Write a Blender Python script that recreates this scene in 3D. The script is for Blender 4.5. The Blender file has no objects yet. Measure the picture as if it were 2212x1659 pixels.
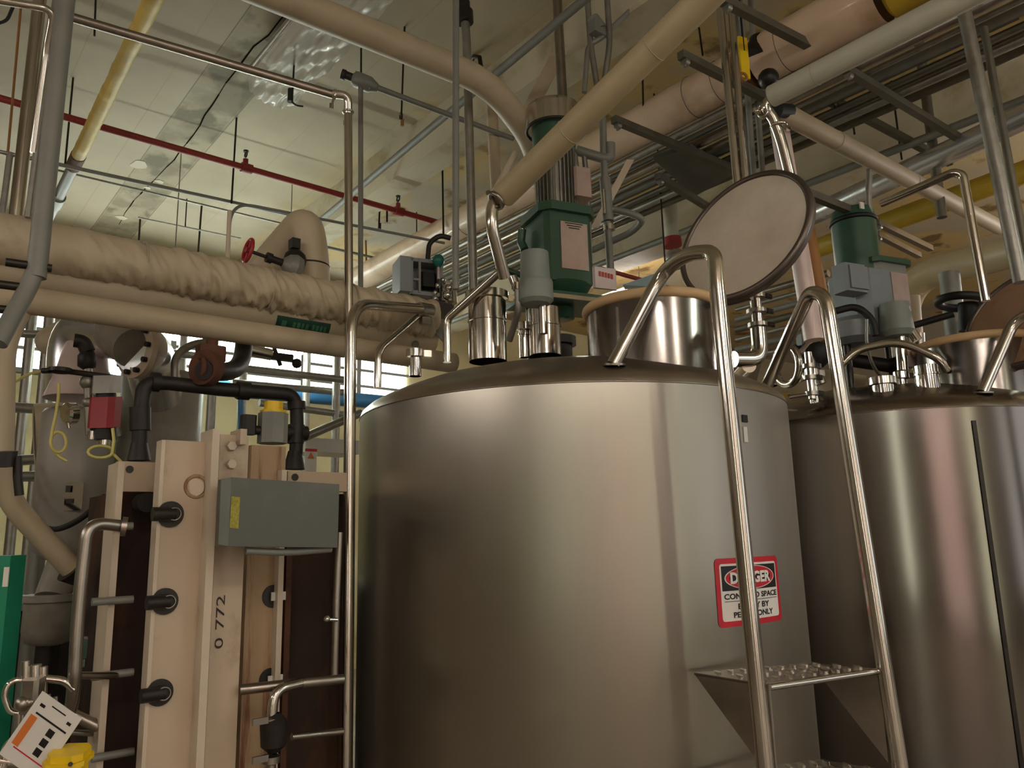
import bpy, math, random
from mathutils import Vector, Matrix
random.seed(7)
S = bpy.context.scene
COL = S.collection

# ------------------------------------------------------------------ camera frame
IW, IH, FP = 2212, 1659, 1662.0
PITCH, ROLL, AZB, EZ = math.radians(11.0), math.radians(1.4), math.radians(50.2), 1.6
def c2w(r, f):
    return (r*math.sin(AZB)+f*math.cos(AZB), -r*math.cos(AZB)+f*math.sin(AZB))
def vaz(deg):
    a = math.radians(deg); x, y = c2w(math.sin(a), math.cos(a)); return Vector((x, y, 0))
def ray(px, py):
    x = (px-IW/2)/FP; y = -(py-IH/2)/FP
    c, s = math.cos(ROLL), math.sin(ROLL)
    xr = c*x+s*y; yr = -s*x+c*y
    cp, sp = math.cos(PITCH), math.sin(PITCH)
    f = cp-yr*sp; u = sp+yr*cp
    X, Y = c2w(xr, f)
    return Vector((X, Y, u))
def D(px, py, d):
    r = ray(px, py); k = d/math.hypot(r.x, r.y); return Vector((r.x*k, r.y*k, EZ+r.z*k))
def Z(px, py, z):
    r = ray(px, py); k = (z-EZ)/r.z; return Vector((r.x*k, r.y*k, z))
def AY(px, py, Y):
    r = ray(px, py); k = Y/r.y; return Vector((r.x*k, Y, EZ+r.z*k))
def AX(px, py, X):
    r = ray(px, py); k = X/r.x; return Vector((X, r.y*k, EZ+r.z*k))
def w2p(p):
    s, c = math.sin(AZB), math.cos(AZB)
    r = p[0]*s-p[1]*c; f = p[0]*c+p[1]*s; u = p[2]-EZ
    cp, sp = math.cos(PITCH), math.sin(PITCH)
    d = f*cp+u*sp
    if d < 1e-3: return (0, 0, 1e-3)
    yr = (-f*sp+u*cp)/d; xr = r/d
    c2, s2 = math.cos(ROLL), math.sin(ROLL)
    return (IW/2+(c2*xr-s2*yr)*FP, IH/2-(s2*xr+c2*yr)*FP, d)
def run(p, axis, px):
    """from p along a world axis vector until the projected column is px"""
    p = Vector(p); a = Vector(axis); lo, hi = 0.0, 14.0
    x0 = w2p(p)[0]; sgn = 1 if px > x0 else -1
    for _ in range(40):
        m = (lo+hi)/2
        if (w2p(p+a*m)[0]-px)*sgn < 0: lo = m
        else: hi = m
    return p+a*lo
def rp(p, w):
    return w*0.5*w2p(p)[2]/FP
XA, YA, UP = Vector((1, 0, 0)), Vector((0, 1, 0)), Vector((0, 0, 1))

cam = bpy.data.cameras.new('camera'); co = bpy.data.objects.new('camera', cam); COL.objects.link(co)
cam.sensor_width = 36.0; cam.lens = FP/IW*36.0; cam.clip_start = 0.05; cam.clip_end = 100
fx, fy = c2w(0, 1); rx, ry = c2w(1, 0)
fwd = Vector((fx*math.cos(PITCH), fy*math.cos(PITCH), math.sin(PITCH)))
fwd0 = Vector((fx, fy, 0)); rgt = Vector((rx, ry, 0)); upv = rgt.cross(fwd)
r2 = rgt*math.cos(ROLL)-upv*math.sin(ROLL)
u2 = rgt*math.sin(ROLL)+upv*math.cos(ROLL)
M = Matrix((r2, u2, -fwd)).transposed().to_4x4(); M.translation = Vector((0, 0, EZ))
co.matrix_world = M
S.camera = co

# ------------------------------------------------------------------ world, exposure
S.view_settings.view_transform = 'Standard'; S.view_settings.look = 'None'
S.view_settings.gamma = 1.0; S.view_settings.use_curve_mapping = False
S.view_settings.exposure = 1.15
w = bpy.data.worlds.new('world'); S.world = w; w.use_nodes = True
w.node_tree.nodes['Background'].inputs[0].default_value = (1.0, 0.9, 0.75, 1)
w.node_tree.nodes['Background'].inputs[1].default_value = 0.15

# ------------------------------------------------------------------ materials
def lin(c): return tuple(((x/255)/12.92 if x/255 <= .04045 else ((x/255+.055)/1.055)**2.4) for x in c)
MATS = {}
def mat(name, rgb, rough=.6, metal=0.0, var=0.12, scale=6.0, bump=0.0, bscale=30.0, dirt=None, dscale=2.0, dlo=.5, dhi=.7,
        aniso=0, emit=None, stretch=(1, 1, 1), coat=0, alpha=1, trans=0):
    m = bpy.data.materials.new(name); m.use_nodes = True; nt = m.node_tree; N = nt.nodes; L = nt.links
    b = N['Principled BSDF']; base = lin(rgb)
    b.inputs['Roughness'].default_value = rough; b.inputs['Metallic'].default_value = metal
    tc = N.new('ShaderNodeTexCoord'); mp = N.new('ShaderNodeMapping'); mp.inputs['Scale'].default_value = stretch
    L.new(tc.outputs['Object'], mp.inputs[0])
    n = N.new('ShaderNodeTexNoise'); n.inputs['Scale'].default_value = scale; n.inputs['Detail'].default_value = 6
    L.new(mp.outputs[0], n.inputs['Vector'])
    r = N.new('ShaderNodeValToRGB'); r.color_ramp.elements[0].position = .3; r.color_ramp.elements[1].position = .7
    lo = [max(0, x*(1-var)) for x in base]; hi = [min(1, x*(1+var)) for x in base]
    r.color_ramp.elements[0].color = (*lo, 1); r.color_ramp.elements[1].color = (*hi, 1)
    L.new(n.outputs['Fac'], r.inputs[0]); out = r.outputs[0]
    if dirt:
        n2 = N.new('ShaderNodeTexNoise'); n2.inputs['Scale'].default_value = dscale; n2.inputs['Detail'].default_value = 8
        n2.inputs['Roughness'].default_value = .65
        L.new(mp.outputs[0], n2.inputs['Vector'])
        r2_ = N.new('ShaderNodeValToRGB'); r2_.color_ramp.elements[0].position = dlo; r2_.color_ramp.elements[1].position = dhi
        r2_.color_ramp.elements[0].color = (0, 0, 0, 1); r2_.color_ramp.elements[1].color = (1, 1, 1, 1)
        L.new(n2.outputs['Fac'], r2_.inputs[0])
        mx = N.new('ShaderNodeMix'); mx.data_type = 'RGBA'
        L.new(r2_.outputs[0], mx.inputs[0]); L.new(out, mx.inputs[6]); mx.inputs[7].default_value = (*lin(dirt), 1)
        out = mx.outputs[2]
    L.new(out, b.inputs['Base Color'])
    if metal > .5:
        rr = N.new('ShaderNodeMapRange'); rr.inputs[3].default_value = rough*.8; rr.inputs[4].default_value = rough*1.25
        L.new(n.outputs['Fac'], rr.inputs[0]); L.new(rr.outputs[0], b.inputs['Roughness'])
    if aniso:
        b.inputs['Anisotropic'].default_value = aniso
        t = N.new('ShaderNodeTangent'); t.direction_type = 'RADIAL'; t.axis = 'Z'; L.new(t.outputs[0], b.inputs['Tangent'])
    if bump:
        n3 = N.new('ShaderNodeTexNoise'); n3.inputs['Scale'].default_value = bscale; n3.inputs['Detail'].default_value = 5
        L.new(mp.outputs[0], n3.inputs['Vector'])
        bp = N.new('ShaderNodeBump'); bp.inputs['Strength'].default_value = bump; bp.inputs['Distance'].default_value = .01
        L.new(n3.outputs['Fac'], bp.inputs['Height']); L.new(bp.outputs[0], b.inputs['Normal'])
    if coat: b.inputs['Coat Weight'].default_value = coat
    if alpha < 1: b.inputs['Alpha'].default_value = alpha
    if trans: b.inputs['Transmission Weight'].default_value = trans
    if emit:
        b.inputs['Emission Color'].default_value = (*lin(emit[0]), 1); b.inputs['Emission Strength'].default_value = emit[1]
    MATS[name] = m; return m
STEEL = mat('brushed_stainless', (166, 160, 148), .33, 1, .06, 3, aniso=.75, stretch=(1, 1, .15), dirt=(150, 142, 130), dscale=1.5, dlo=.5, dhi=.8)
STEEL2 = mat('polished_stainless', (132, 126, 120), .17, 1, .08, 3, aniso=.55, stretch=(1, 1, .2), dirt=(120, 108, 100), dscale=1.2, dlo=.5, dhi=.75)
DOME = mat('satin_stainless_head', (170, 160, 148), .36, 1, .1, 4)
DOME2 = mat('dark_stainless_head', (150, 140, 132), .26, 1, .1, 4)
TUBE = mat('polished_tube', (206, 200, 190), .16, 1, .05, 8)
TUBED = mat('dull_tube', (160, 152, 142), .32, 1, .12, 10)
CHROME = mat('chrome', (215, 212, 206), .08, 1, .03, 8)
GALV = mat('galvanised_conduit', (150, 146, 138), .42, .8, .14, 20)
GREYP = mat('grey_painted_steel', (126, 125, 118), .5, .2, .1, 8)
DARKST = mat('dark_strut', (104, 99, 86), .5, .6, .15, 14)
CREAM = mat('cream_insulation', (176, 160, 134), .55, 0, .06, 4, bump=.12, bscale=9, dirt=(150, 134, 108), dscale=2.2, dlo=.55, dhi=.85)
CREAMW = mat('wrinkled_cream_jacket', (186, 170, 144), .5, 0, .07, 5, bump=.3, bscale=12, dirt=(120, 98, 72), dscale=3.2, dlo=.6, dhi=.85)
CREAM2 = mat('smooth_cream_jacket', (176, 160, 126), .45, 0, .05, 4, bump=.05, bscale=10, dirt=(166, 150, 118), dscale=1.5)
PALEGY = mat('pale_grey_jacket', (184, 182, 164), .5, 0, .05, 4, bump=.06, bscale=10)
PINKJ = mat('pinkish_jacket', (204, 178, 152), .38, 0, .08, 2.5, coat=.3, dirt=(160, 128, 96), dscale=1.6)
YELLOW = mat('chipped_yellow_paint', (214, 186, 96), .5, 0, .1, 6, dirt=(168, 150, 104), dscale=4, dlo=.5, dhi=.8)
YELB = mat('bright_yellow_plastic', (236, 196, 20), .4, 0, .08, 12, dirt=(90, 70, 20), dscale=14, dlo=.68, dhi=.74)
YELP = mat('yellow_pipe_band', (176, 146, 40), .5, 0, .1, 5)
RED = mat('red_sprinkler_paint', (140, 44, 40), .5, 0, .12, 9)
REDV = mat('red_valve_paint', (150, 26, 34), .4, 0, .1, 9)
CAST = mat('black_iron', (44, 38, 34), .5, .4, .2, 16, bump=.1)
RUST = mat('rusty_iron', (92, 56, 38), .8, .1, .35, 12, bump=.3, bscale=40, dirt=(56, 40, 30), dscale=6)
GREEN = mat('green_machine_paint', (42, 78, 58), .42, 0, .08, 8, coat=.2)
TEAL = mat('teal_plastic', (16, 96, 84), .35, 0, .05, 8)
CUP = mat('grey_plastic_cup', (128, 134, 128), .5, 0, .06, 8)
BOXG = mat('grey_blue_enclosure', (126, 130, 134), .45, .1, .06, 8)
HXP = mat('beige_steel_plate', (192, 172, 148), .5, 0, .035, 3, dirt=(122, 92, 60), dscale=3.4, dlo=.56, dhi=.8, stretch=(1, 1, .8), bump=.05)
HXE = mat('light_plate_edge', (206, 190, 168), .45, 0, .05, 5)
HXD = mat('rusted_plate_void', (52, 36, 28), .85, 0, .5, 4, bump=.2, stretch=(1, 1, .4), dirt=(92, 54, 28), dscale=3)
RSTK = mat('rust_streaked_plate', (168, 140, 106), .55, 0, .08, 5, dirt=(112, 56, 24), dscale=6, dlo=.5, dhi=.64, stretch=(3.2, 3.2, .22), bump=.05)
PANEL = mat('dark_grey_panel', (92, 92, 84), .42, .3, .08, 3, dirt=(110, 106, 98), dscale=3)
BOLT = mat('dark_bolt', (54, 50, 46), .4, .7, .15, 20)
BLACK = mat('black_rubber', (22, 21, 20), .6, 0, .1, 10)
GASK = mat('tan_gasket', (205, 172, 128), .6, 0, .05, 8)
LIDM = mat('white_lid_lining', (214, 204, 188), .55, 0, .06, 2, dirt=(166, 150, 130), dscale=1.3, dlo=.4, dhi=.8)
LIDB = mat('brown_lid_lining', (172, 138, 112), .4, .3, .1, 2, dirt=(96, 66, 44), dscale=2)
RIMM = mat('lid_rim', (110, 100, 92), .4, .8, .08, 6)
WHITE = mat('white_sheet', (222, 218, 210), .5, 0, .03, 8)
SREDM = mat('sign_red', (196, 24, 44), .4, 0, .05, 8)
SBLK = mat('sign_black', (16, 15, 15), .45, 0, .02, 8)
SWHT = mat('sign_white', (232, 226, 220), .45, 0, .02, 8)
ORANGE = mat('orange_print', (214, 118, 48), .55, 0, .04, 8)
OLIVE = mat('yellow_sticker', (150, 142, 44), .55, 0, .3, 120)
LABG = mat('green_pipe_label', (16, 60, 46), .4, 0, .15, 30)
LABG2 = mat('green_label_print', (58, 104, 82), .5, 0, .1, 30)
STREDT = mat('sticker_red_print', (176, 62, 40), .5, 0, .2, 60)
PLAC = mat('foil_placard', (186, 164, 156), .34, .6, .12, 9)
VESG = mat('grey_vessel_paint', (150, 144, 134), .48, .1, .08, 3, dirt=(110, 100, 86), dscale=2)
ALU = mat('aluminium_jacket', (214, 214, 216), .26, .9, .06, 5, bump=.12, bscale=7)
PINKV = mat('pink_white_jacket', (214, 194, 188), .45, .1, .08, 4, bump=.15, bscale=6)
GRNP = mat('green_cabinet_paint', (34, 132, 100), .4, 0, .06, 5)
GRNG = mat('pale_green_glass', (150, 200, 176), .12, 0, .04, 5, coat=.6)
BLUEP = mat('blue_pipe_paint', (58, 116, 164), .4, 0, .1, 6)
HOSE = mat('yellow_tubing', (220, 206, 120), .35, 0, .05, 20)
FILM = mat('clear_plastic_film', (222, 220, 210), .25, 0, .05, 8, bump=.8, bscale=16, stretch=(1.4, .5, 1), alpha=.55, coat=.5)
FIXW = mat('white_fixture', (210, 206, 196), .5, 0, .04, 6)
BLUEC = mat('pale_blue_sheet', (176, 200, 208), .45, 0, .05, 6)
WOODB = mat('tan_brown_side', (142, 96, 44), .6, 0, .1, 6)
TUBL = mat('lamp_tube_glow', (255, 240, 214), .4, 0, 0, 5, emit=((255, 246, 238), 42.0))
TUBC = mat('cool_lamp_tube_glow', (236, 255, 240), .4, 0, 0, 5, emit=((236, 250, 238), 42.0))
WINB = mat('bright_window_glass', (240, 250, 246), .3, 0, 0, 5, emit=((234, 244, 236), 4.5))
WALLY = mat('pale_yellow_wall', (206, 194, 150), .75, 0, .06, 1.5, dirt=(176, 160, 116), dscale=.9)
WALLB = mat('beige_wall', (128, 116, 98), .75, 0, .08, 1.2, dirt=(130, 112, 90), dscale=.8)
FLOOR = mat('tile_floor', (136, 124, 110), .45, 0, .15, 6)
CONC = mat('concrete_beam_paint', (184, 174, 150), .7, 0, .07, 1.6, dirt=(150, 134, 98), dscale=2.2, dlo=.5, dhi=.72, bump=.15, bscale=14)

CRACK = mat('dark_crack', (30, 24, 16), 1.0, 0, .2, 5)
CRACK.node_tree.nodes['Principled BSDF'].inputs['Specular IOR Level'].default_value = 0
WALLB2 = mat('bare_plaster', (196, 186, 166), .8, 0, .06, 5)
GLOWP = mat('pinkish_added_glow', (236, 206, 200), .3, 0, 0, 5, emit=((226, 200, 194), .5))  # glow colours of the added panes behind the viewer
GLOWG = mat('greenish_added_glow', (240, 246, 222), .3, 0, 0, 5, emit=((240, 246, 218), 2.4))
GLOWW = mat('grey_added_glow', (226, 228, 232), .3, 0, 0, 5, emit=((206, 208, 212), .6))
def ceiling_mat():
    m = bpy.data.materials.new('painted_concrete_ceiling'); m.use_nodes = True; nt = m.node_tree; N = nt.nodes; L = nt.links
    b = N['Principled BSDF']; b.inputs['Roughness'].default_value = .72
    tc = N.new('ShaderNodeTexCoord')
    def noise(sc, det=7, st=(1, 1, 1)):
        mp = N.new('ShaderNodeMapping'); mp.inputs['Scale'].default_value = st; L.new(tc.outputs['Object'], mp.inputs[0])
        n = N.new('ShaderNodeTexNoise'); n.inputs['Scale'].default_value = sc; n.inputs['Detail'].default_value = det
        L.new(mp.outputs[0], n.inputs['Vector']); return n.outputs['Fac']
    def ramp(x, a, c):
        r = N.new('ShaderNodeMapRange'); r.inputs[1].default_value = a; r.inputs[2].default_value = c; L.new(x, r.inputs[0]); return r.outputs[0]
    def mix(f, a, c):
        mx = N.new('ShaderNodeMix'); mx.data_type = 'RGBA'; L.new(f, mx.inputs[0])
        if isinstance(a, tuple): mx.inputs[6].default_value = (*lin(a), 1)
        else: L.new(a, mx.inputs[6])
        mx.inputs[7].default_value = (*lin(c), 1); return mx.outputs[2]
    def mul(a, c):
        k = N.new('ShaderNodeMath'); k.operation = 'MULTIPLY'; L.new(a, k.inputs[0]); L.new(c, k.inputs[1]); return k.outputs[0]
    col = mix(ramp(noise(.9), .35, .7), (176, 164, 140), (156, 144, 120))
    sep = N.new('ShaderNodeSeparateXYZ'); L.new(tc.outputs['Object'], sep.inputs[0])
    # board-formed planks: faint joints along Y
    wv = N.new('ShaderNodeMath'); wv.operation = 'MULTIPLY'; wv.inputs[1].default_value = 1/.55; L.new(sep.outputs['X'], wv.inputs[0])
    fr = N.new('ShaderNodeMath'); fr.operation = 'FRACT'; L.new(wv.outputs[0], fr.inputs[0])
    ln = N.new('ShaderNodeMath'); ln.operation = 'LESS_THAN'; ln.inputs[1].default_value = .008; L.new(fr.outputs[0], ln.inputs[0])
    col = mix(ln.outputs[0], col, (152, 140, 116))
    ew = N.new('ShaderNodeMath'); ew.operation = 'COMPARE'; ew.inputs[1].default_value = .2; ew.inputs[2].default_value = .004
    # stained strip of mildew round the cracked joint
    dx = N.new('ShaderNodeMath'); dx.operation = 'SUBTRACT'; dx.inputs[1].default_value = CRX-3.0; L.new(sep.outputs['X'], dx.inputs[0])
    ab = N.new('ShaderNodeMath'); ab.operation = 'ABSOLUTE'; L.new(dx.outputs[0], ab.inputs[0])
    band = N.new('ShaderNodeMapRange'); band.inputs[1].default_value = .18; band.inputs[2].default_value = .21
    band.inputs[3].default_value = 1; band.inputs[4].default_value = 0; L.new(ab.outputs[0], band.inputs[0])
    L.new(ab.outputs[0], ew.inputs[0]); col = mix(ew.outputs[0], col, (112, 100, 76))
    hf = N.new('ShaderNodeMath'); hf.operation = 'MULTIPLY'; hf.inputs[1].default_value = .55; L.new(band.outputs[0], hf.inputs[0])
    col = mix(hf.outputs[0], col, (150, 138, 112))
    col = mix(mul(band.outputs[0], ramp(noise(3, 9), .42, .56)), col, (132, 120, 96))
    col = mix(mul(band.outputs[0], ramp(noise(5, 9, (1, .6, 1)), .52, .62)), col, (110, 102, 78))
    # yellowed, peeling paint in the bays to the right
    right = ramp(sep.outputs['X'], -.2, .6)
    col = mix(mul(right, ramp(noise(1.3, 9), .42, .56)), col, (186, 160, 106))
    col = mix(mul(right, ramp(noise(2.6, 9), .58, .66)), col, (120, 94, 54))
    L.new(col, b.inputs['Base Color'])
    bp = N.new('ShaderNodeBump'); bp.inputs['Strength'].default_value = .2; bp.inputs['Distance'].default_value = .02
    L.new(noise(10), bp.inputs['Height']); L.new(bp.outputs[0], b.inputs['Normal'])
    return m
CZ = 4.9
CRX = Z(410, 290, CZ).x
CEIL = ceiling_mat()

# ------------------------------------------------------------------ mesh builder
def frame(t):
    t = Vector(t).normalized()
    a = Vector((0, 0, 1)) if abs(t.z) < .9 else Vector((1, 0, 0))
    n = a.cross(t).normalized(); return n, t.cross(n).normalized()
class MB:
    def __init__(s): s.v = []; s.f = []; s.s = []
    def add(s, V, F, smooth=False):
        o = len(s.v); s.v += [Vector(x) for x in V]
        for f in F: s.f.append([i+o for i in f]); s.s.append(smooth)
        return s
    def box(s, c, size, ax=None):
        c = Vector(c); ax = ax or (XA, YA, UP)
        h = [ax[i]*(size[i]/2) for i in range(3)]
        V = [c+h[0]*a+h[1]*b+h[2]*d for a in (-1, 1) for b in (-1, 1) for d in (-1, 1)]
        F = [(0, 1, 3, 2), (4, 6, 7, 5), (0, 4, 5, 1), (2, 3, 7, 6), (0, 2, 6, 4), (1, 5, 7, 3)]
        if ax[0].cross(ax[1]).dot(ax[2]) < 0: F = [tuple(reversed(f)) for f in F]
        return s.add(V, F)
    def bbox(s, c, size, ax=None, bev=.01):
        """box with chamfered vertical edges (along ax[2])"""
        c = Vector(c); ax = ax or (XA, YA, UP); x, y = size[0]/2, size[1]/2; b = min(bev, x*.9, y*.9)
        poly = [(-x+b, -y), (x-b, -y), (x, -y+b), (x, y-b), (x-b, y), (-x+b, y), (-x, y-b), (-x, -y+b)]
        return s.prism(poly, c-ax[2]*size[2]/2, ax[0], ax[1], ax[2]*size[2])
    def prism(s, poly, o, ux, uy, ext):
        o = Vector(o); n = len(poly); V = [o+ux*p[0]+uy*p[1] for p in poly]; V += [p+ext for p in V]
        F = [tuple(reversed(range(n))), tuple(range(n, 2*n))]+[(i, (i+1) % n, (i+1) % n+n, i+n) for i in range(n)]
        if ux.cross(uy).dot(ext) < 0: F = [tuple(reversed(f)) for f in F]
        return s.add(V, F)
    def sweep(s, P, R, seg=16, caps=True):
        P = [Vector(p) for p in P]; n = len(P)
        T = []
        for i in range(n):
            a = P[max(i-1, 0)]; b = P[min(i+1, n-1)]
            t = (b-a)
            if 0 < i < n-1: t = (P[i]-a).normalized()+(b-P[i]).normalized()
            T.append(t.normalized() if t.length > 1e-9 else Vector((0, 0, 1)))
        nx, ny = frame(T[0]); V = []
        for i in range(n):
            nx = (nx-T[i]*nx.dot(T[i])).normalized(); ny = T[i].cross(nx)
            r = R[i] if isinstance(R, (list, tuple)) else R
            V += [P[i]+nx*(r*math.cos(2*math.pi*k/seg))+ny*(r*math.sin(2*math.pi*k/seg)) for k in range(seg)]
        F = [(i*seg+k, i*seg+(k+1) % seg, (i+1)*seg+(k+1) % seg, (i+1)*seg+k) for i in range(n-1) for k in range(seg)]
        s.add(V, F, True)
        if caps:
            s.add(V[:seg], [tuple(reversed(range(seg)))]); s.add(V[-seg:], [tuple(range(seg))])
        return s
    def tube(s, pts, r, seg=16, bend=0, caps=True):
        return s.sweep(fillet(pts, bend), r, seg, caps)
    def cyl(s, a, b, r, r2=None, seg=20):
        return s.sweep([a, b], [r, r if r2 is None else r2], seg)
    def lathe(s, prof, o, ax=UP, seg=40, crease=True):
        """profile of (radius, height); flat breaks where repeated points"""
        o = Vector(o); ax = Vector(ax).normalized(); nx, ny = frame(ax)
        for (a, b) in zip(prof, prof[1:]):
            if a == b: continue
            ra = max(a[0], 1e-4); rb = max(b[0], 1e-4)
            V = [o+ax*a[1]+(nx*math.cos(2*math.pi*k/seg)+ny*math.sin(2*math.pi*k/seg))*ra for k in range(seg)]
            V += [o+ax*b[1]+(nx*math.cos(2*math.pi*k/seg)+ny*math.sin(2*math.pi*k/seg))*rb for k in range(seg)]
            s.add(V, [(k, (k+1) % seg, (k+1) % seg+seg, k+seg) for k in range(seg)], True)
        return s
    def slathe(s, prof, o, ax=UP, seg=48):
        o = Vector(o); ax = Vector(ax).normalized(); nx, ny = frame(ax); V = []
        for (r, h) in prof:
            V += [o+ax*h+(nx*math.cos(2*math.pi*k/seg)+ny*math.sin(2*math.pi*k/seg))*max(r, 1e-4) for k in range(seg)]
        n = len(prof)
        return s.add(V, [(i*seg+k, i*seg+(k+1) % seg, (i+1)*seg+(k+1) % seg, (i+1)*seg+k) for i in range(n-1) for k in range(seg)], True)
    def torus(s, c, ax, R, r, seg=40, rs=10):
        nx, ny = frame(ax); c = Vector(c)
        P = [c+(nx*math.cos(2*math.pi*k/seg)+ny*math.sin(2*math.pi*k/seg))*R for k in range(seg)]
        V = []; ax = Vector(ax).normalized()
        for k in range(seg):
            d = (P[k]-c).normalized()
            V += [P[k]+d*(r*math.cos(2*math.pi*j/rs))+ax*(r*math.sin(2*math.pi*j/rs)) for j in range(rs)]
        return s.add(V, [(k*rs+j, ((k+1) % seg)*rs+j, ((k+1) % seg)*rs+(j+1) % rs, k*rs+(j+1) % rs) for k in range(seg) for j in range(rs)], True)
    def ball(s, c, r, seg=16):
        h = seg//2
        return s.slathe([(r*math.sin(math.pi*i/h), -r*math.cos(math.pi*i/h)) for i in range(h+1)], c, UP, seg)
def fillet(pts, bend):
    pts = [Vector(p) for p in pts]
    if bend <= 0 or len(pts) < 3: return pts
    out = [pts[0]]
    for i in range(1, len(pts)-1):
        a, b, c = pts[i-1], pts[i], pts[i+1]
        d1 = (a-b); d2 = (c-b); l = min(bend, d1.length*.48, d2.length*.48)
        p1 = b+d1.normalized()*l; p2 = b+d2.normalized()*l
        for k in range(9):
            t = k/8; out.append(p1*(1-t)**2+b*2*t*(1-t)+p2*t*t)
    out.append(pts[-1]); return out

ORG = {}
def tagit(o, label=None, cat=None, group=None, kind=None):
    if label: o['label'] = label
    if cat: o['category'] = cat
    if group: o['group'] = group
    if kind: o['kind'] = kind
def build(name, mb, m, parent=None, label=None, cat=None, group=None, kind=None, origin=None):
    """one mesh object; world coordinates in the builder, origin moved to its base or to its parent's frame"""
    if parent is not None: org = ORG[parent.name]
    elif origin is not None: org = Vector(origin)
    else:
        xs = [v.x for v in mb.v]; ys = [v.y for v in mb.v]; zs = [v.z for v in mb.v]
        org = Vector(((min(xs)+max(xs))/2, (min(ys)+max(ys))/2, min(zs)))
    me = bpy.data.meshes.new(name); me.from_pydata([tuple(v-org) for v in mb.v], [], mb.f); me.update()
    for p, sm in zip(me.polygons, mb.s): p.use_smooth = sm
    ms = m if isinstance(m, (list, tuple)) else [m]
    for x in ms: me.materials.append(x)
    o = bpy.data.objects.new(name, me); COL.objects.link(o)
    ORG[o.name] = org
    if parent is not None: o.parent = parent
    else: o.location = org
    tagit(o, label, cat, group, kind)
    return o
def thing(name, label, cat, loc, group=None):
    o = bpy.data.objects.new(name, None); COL.objects.link(o); o.location = loc; o.empty_display_size = .1
    ORG[o.name] = Vector(loc); tagit(o, label, cat, group); return o
def struct(name, mb, m): return build(name, mb, m, kind='structure')
def dup(root, loc, label=None, group=None):
    r = root.copy(); COL.objects.link(r); r.location = loc
    if label: r['label'] = label
    if group: r['group'] = group
    for ch in list(root.children):
        c = ch.copy(); COL.objects.link(c); c.parent = r
        for g in ch.children:
            d = g.copy(); COL.objects.link(d); d.parent = c
    return r
def to_ceiling(pts):
    a, b = Vector(pts[0]), Vector(pts[1])
    if w2p(a)[1] <= 60 and abs(a.z-b.z) > 1.2*math.hypot(a.x-b.x, a.y-b.y) and a.z < CZ_:
        d_ = (a-b).normalized(); k = (CZ_-a.z)/d_.z
        if 0 < k < 3.5: return [a+d_*k]+list(pts)
    return pts
CZ_ = 4.9
def pipe(name, label, pts, wpx, m, cat='pipe', bend=0, group=None, parent=None, seg=14, at=0):
    r = rp(pts[at], wpx); pts = to_ceiling(pts)
    return build(name, MB().tube(pts, r, seg, bend), m, parent=parent, label=label, cat=cat, group=group)
def text_mb(txt, o, ux, uy, h, map3=None, width=None, bold=0.0):
    """flat text as mesh; o = lower-left; ux, uy unit vectors; map3 optional (x,y)->Vector"""
    cu = bpy.data.curves.new('t', 'FONT'); cu.body = txt; cu.size = 1.0; cu.offset = bold; cu.resolution_u = 3
    ob = bpy.data.objects.new('t', cu); COL.objects.link(ob)
    dg = bpy.context.evaluated_depsgraph_get(); dg.update()
    me = bpy.data.meshes.new_from_object(ob.evaluated_get(dg))
    vs = [v.co.copy() for v in me.vertices]; fs = [tuple(p.vertices) for p in me.polygons]
    bpy.data.objects.remove(ob); bpy.data.meshes.remove(me)
    x0 = min(v.x for v in vs); x1 = max(v.x for v in vs); y0 = min(v.y for v in vs); y1 = max(v.y for v in vs)
    sy = h/(y1-y0); sx = (width/(x1-x0)) if width else sy
    P = [((v.x-x0)*sx, (v.y-y0)*sy) for v in vs]
    mb = MB()
    mb.add([map3(*p) if map3 else Vector(o)+ux*p[0]+uy*p[1] for p in P], fs)
    return mb

# ------------------------------------------------------------------ setting
X0, X1, Y0, Y1 = -7.0, 13.0, -7.0, 9.0
struct('floor', MB().box((3, 1, -.05), (X1-X0, Y1-Y0, .1)), FLOOR)
struct('ceiling', MB().box((3, 1, CZ+.1), (X1-X0, Y1-Y0, .2)), CEIL)
struct('wall_back', MB().box((3, Y1+.1, 2.45), (X1-X0, .2, 4.9)), WALLY)
struct('wall_right', MB().box((X1+.1, 1, 2.45), (.2, Y1-Y0, 4.9)), WALLB)
struct('wall_left', MB().box((X0-.1, 1, 2.45), (.2, Y1-Y0, 4.9)), WALLB)
struct('wall_front', MB().box((3, Y0-.1, 2.45), (X1-X0, .2, 4.9)), WALLB)

# ------------------------------------------------------------------ tanks
T1 = Vector((*c2w(.2747, 3.7027), 0)); T2 = Vector((*c2w(2.133, 4.522), 0)); DT = T2-T1
U, Wd = vaz(66.5), vaz(156.5)
DP = [(1.0, 2.13), (.992, 2.155), (.965, 2.18), (.92, 2.205), (.85, 2.237), (.75, 2.275), (.62, 2.31), (.45, 2.345), (.25, 2.37), (0.0, 2.38)]
def domez(r):
    if r >= 1: return -9
    for a, b in zip(DP, DP[1:]):
        if b[0] <= r <= a[0]: t = (a[0]-r)/(a[0]-b[0]); return a[1]*(1-t)+b[1]*t
    return DP[-1][1]
def on_dome(px, py, T=T1):
    d = 2.3
    while d < 7:
        p = D(px, py, d)
        if p.z <= domez(math.hypot(p.x-T.x, p.y-T.y)): return p
        d += .004
    return D(px, py, 3.5)
HC = T1+(lambda v: Vector((v[0], v[1], 0)))(c2w(.6-.2747, 3.18-3.7027))     # hatch axis
HR = .272
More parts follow.
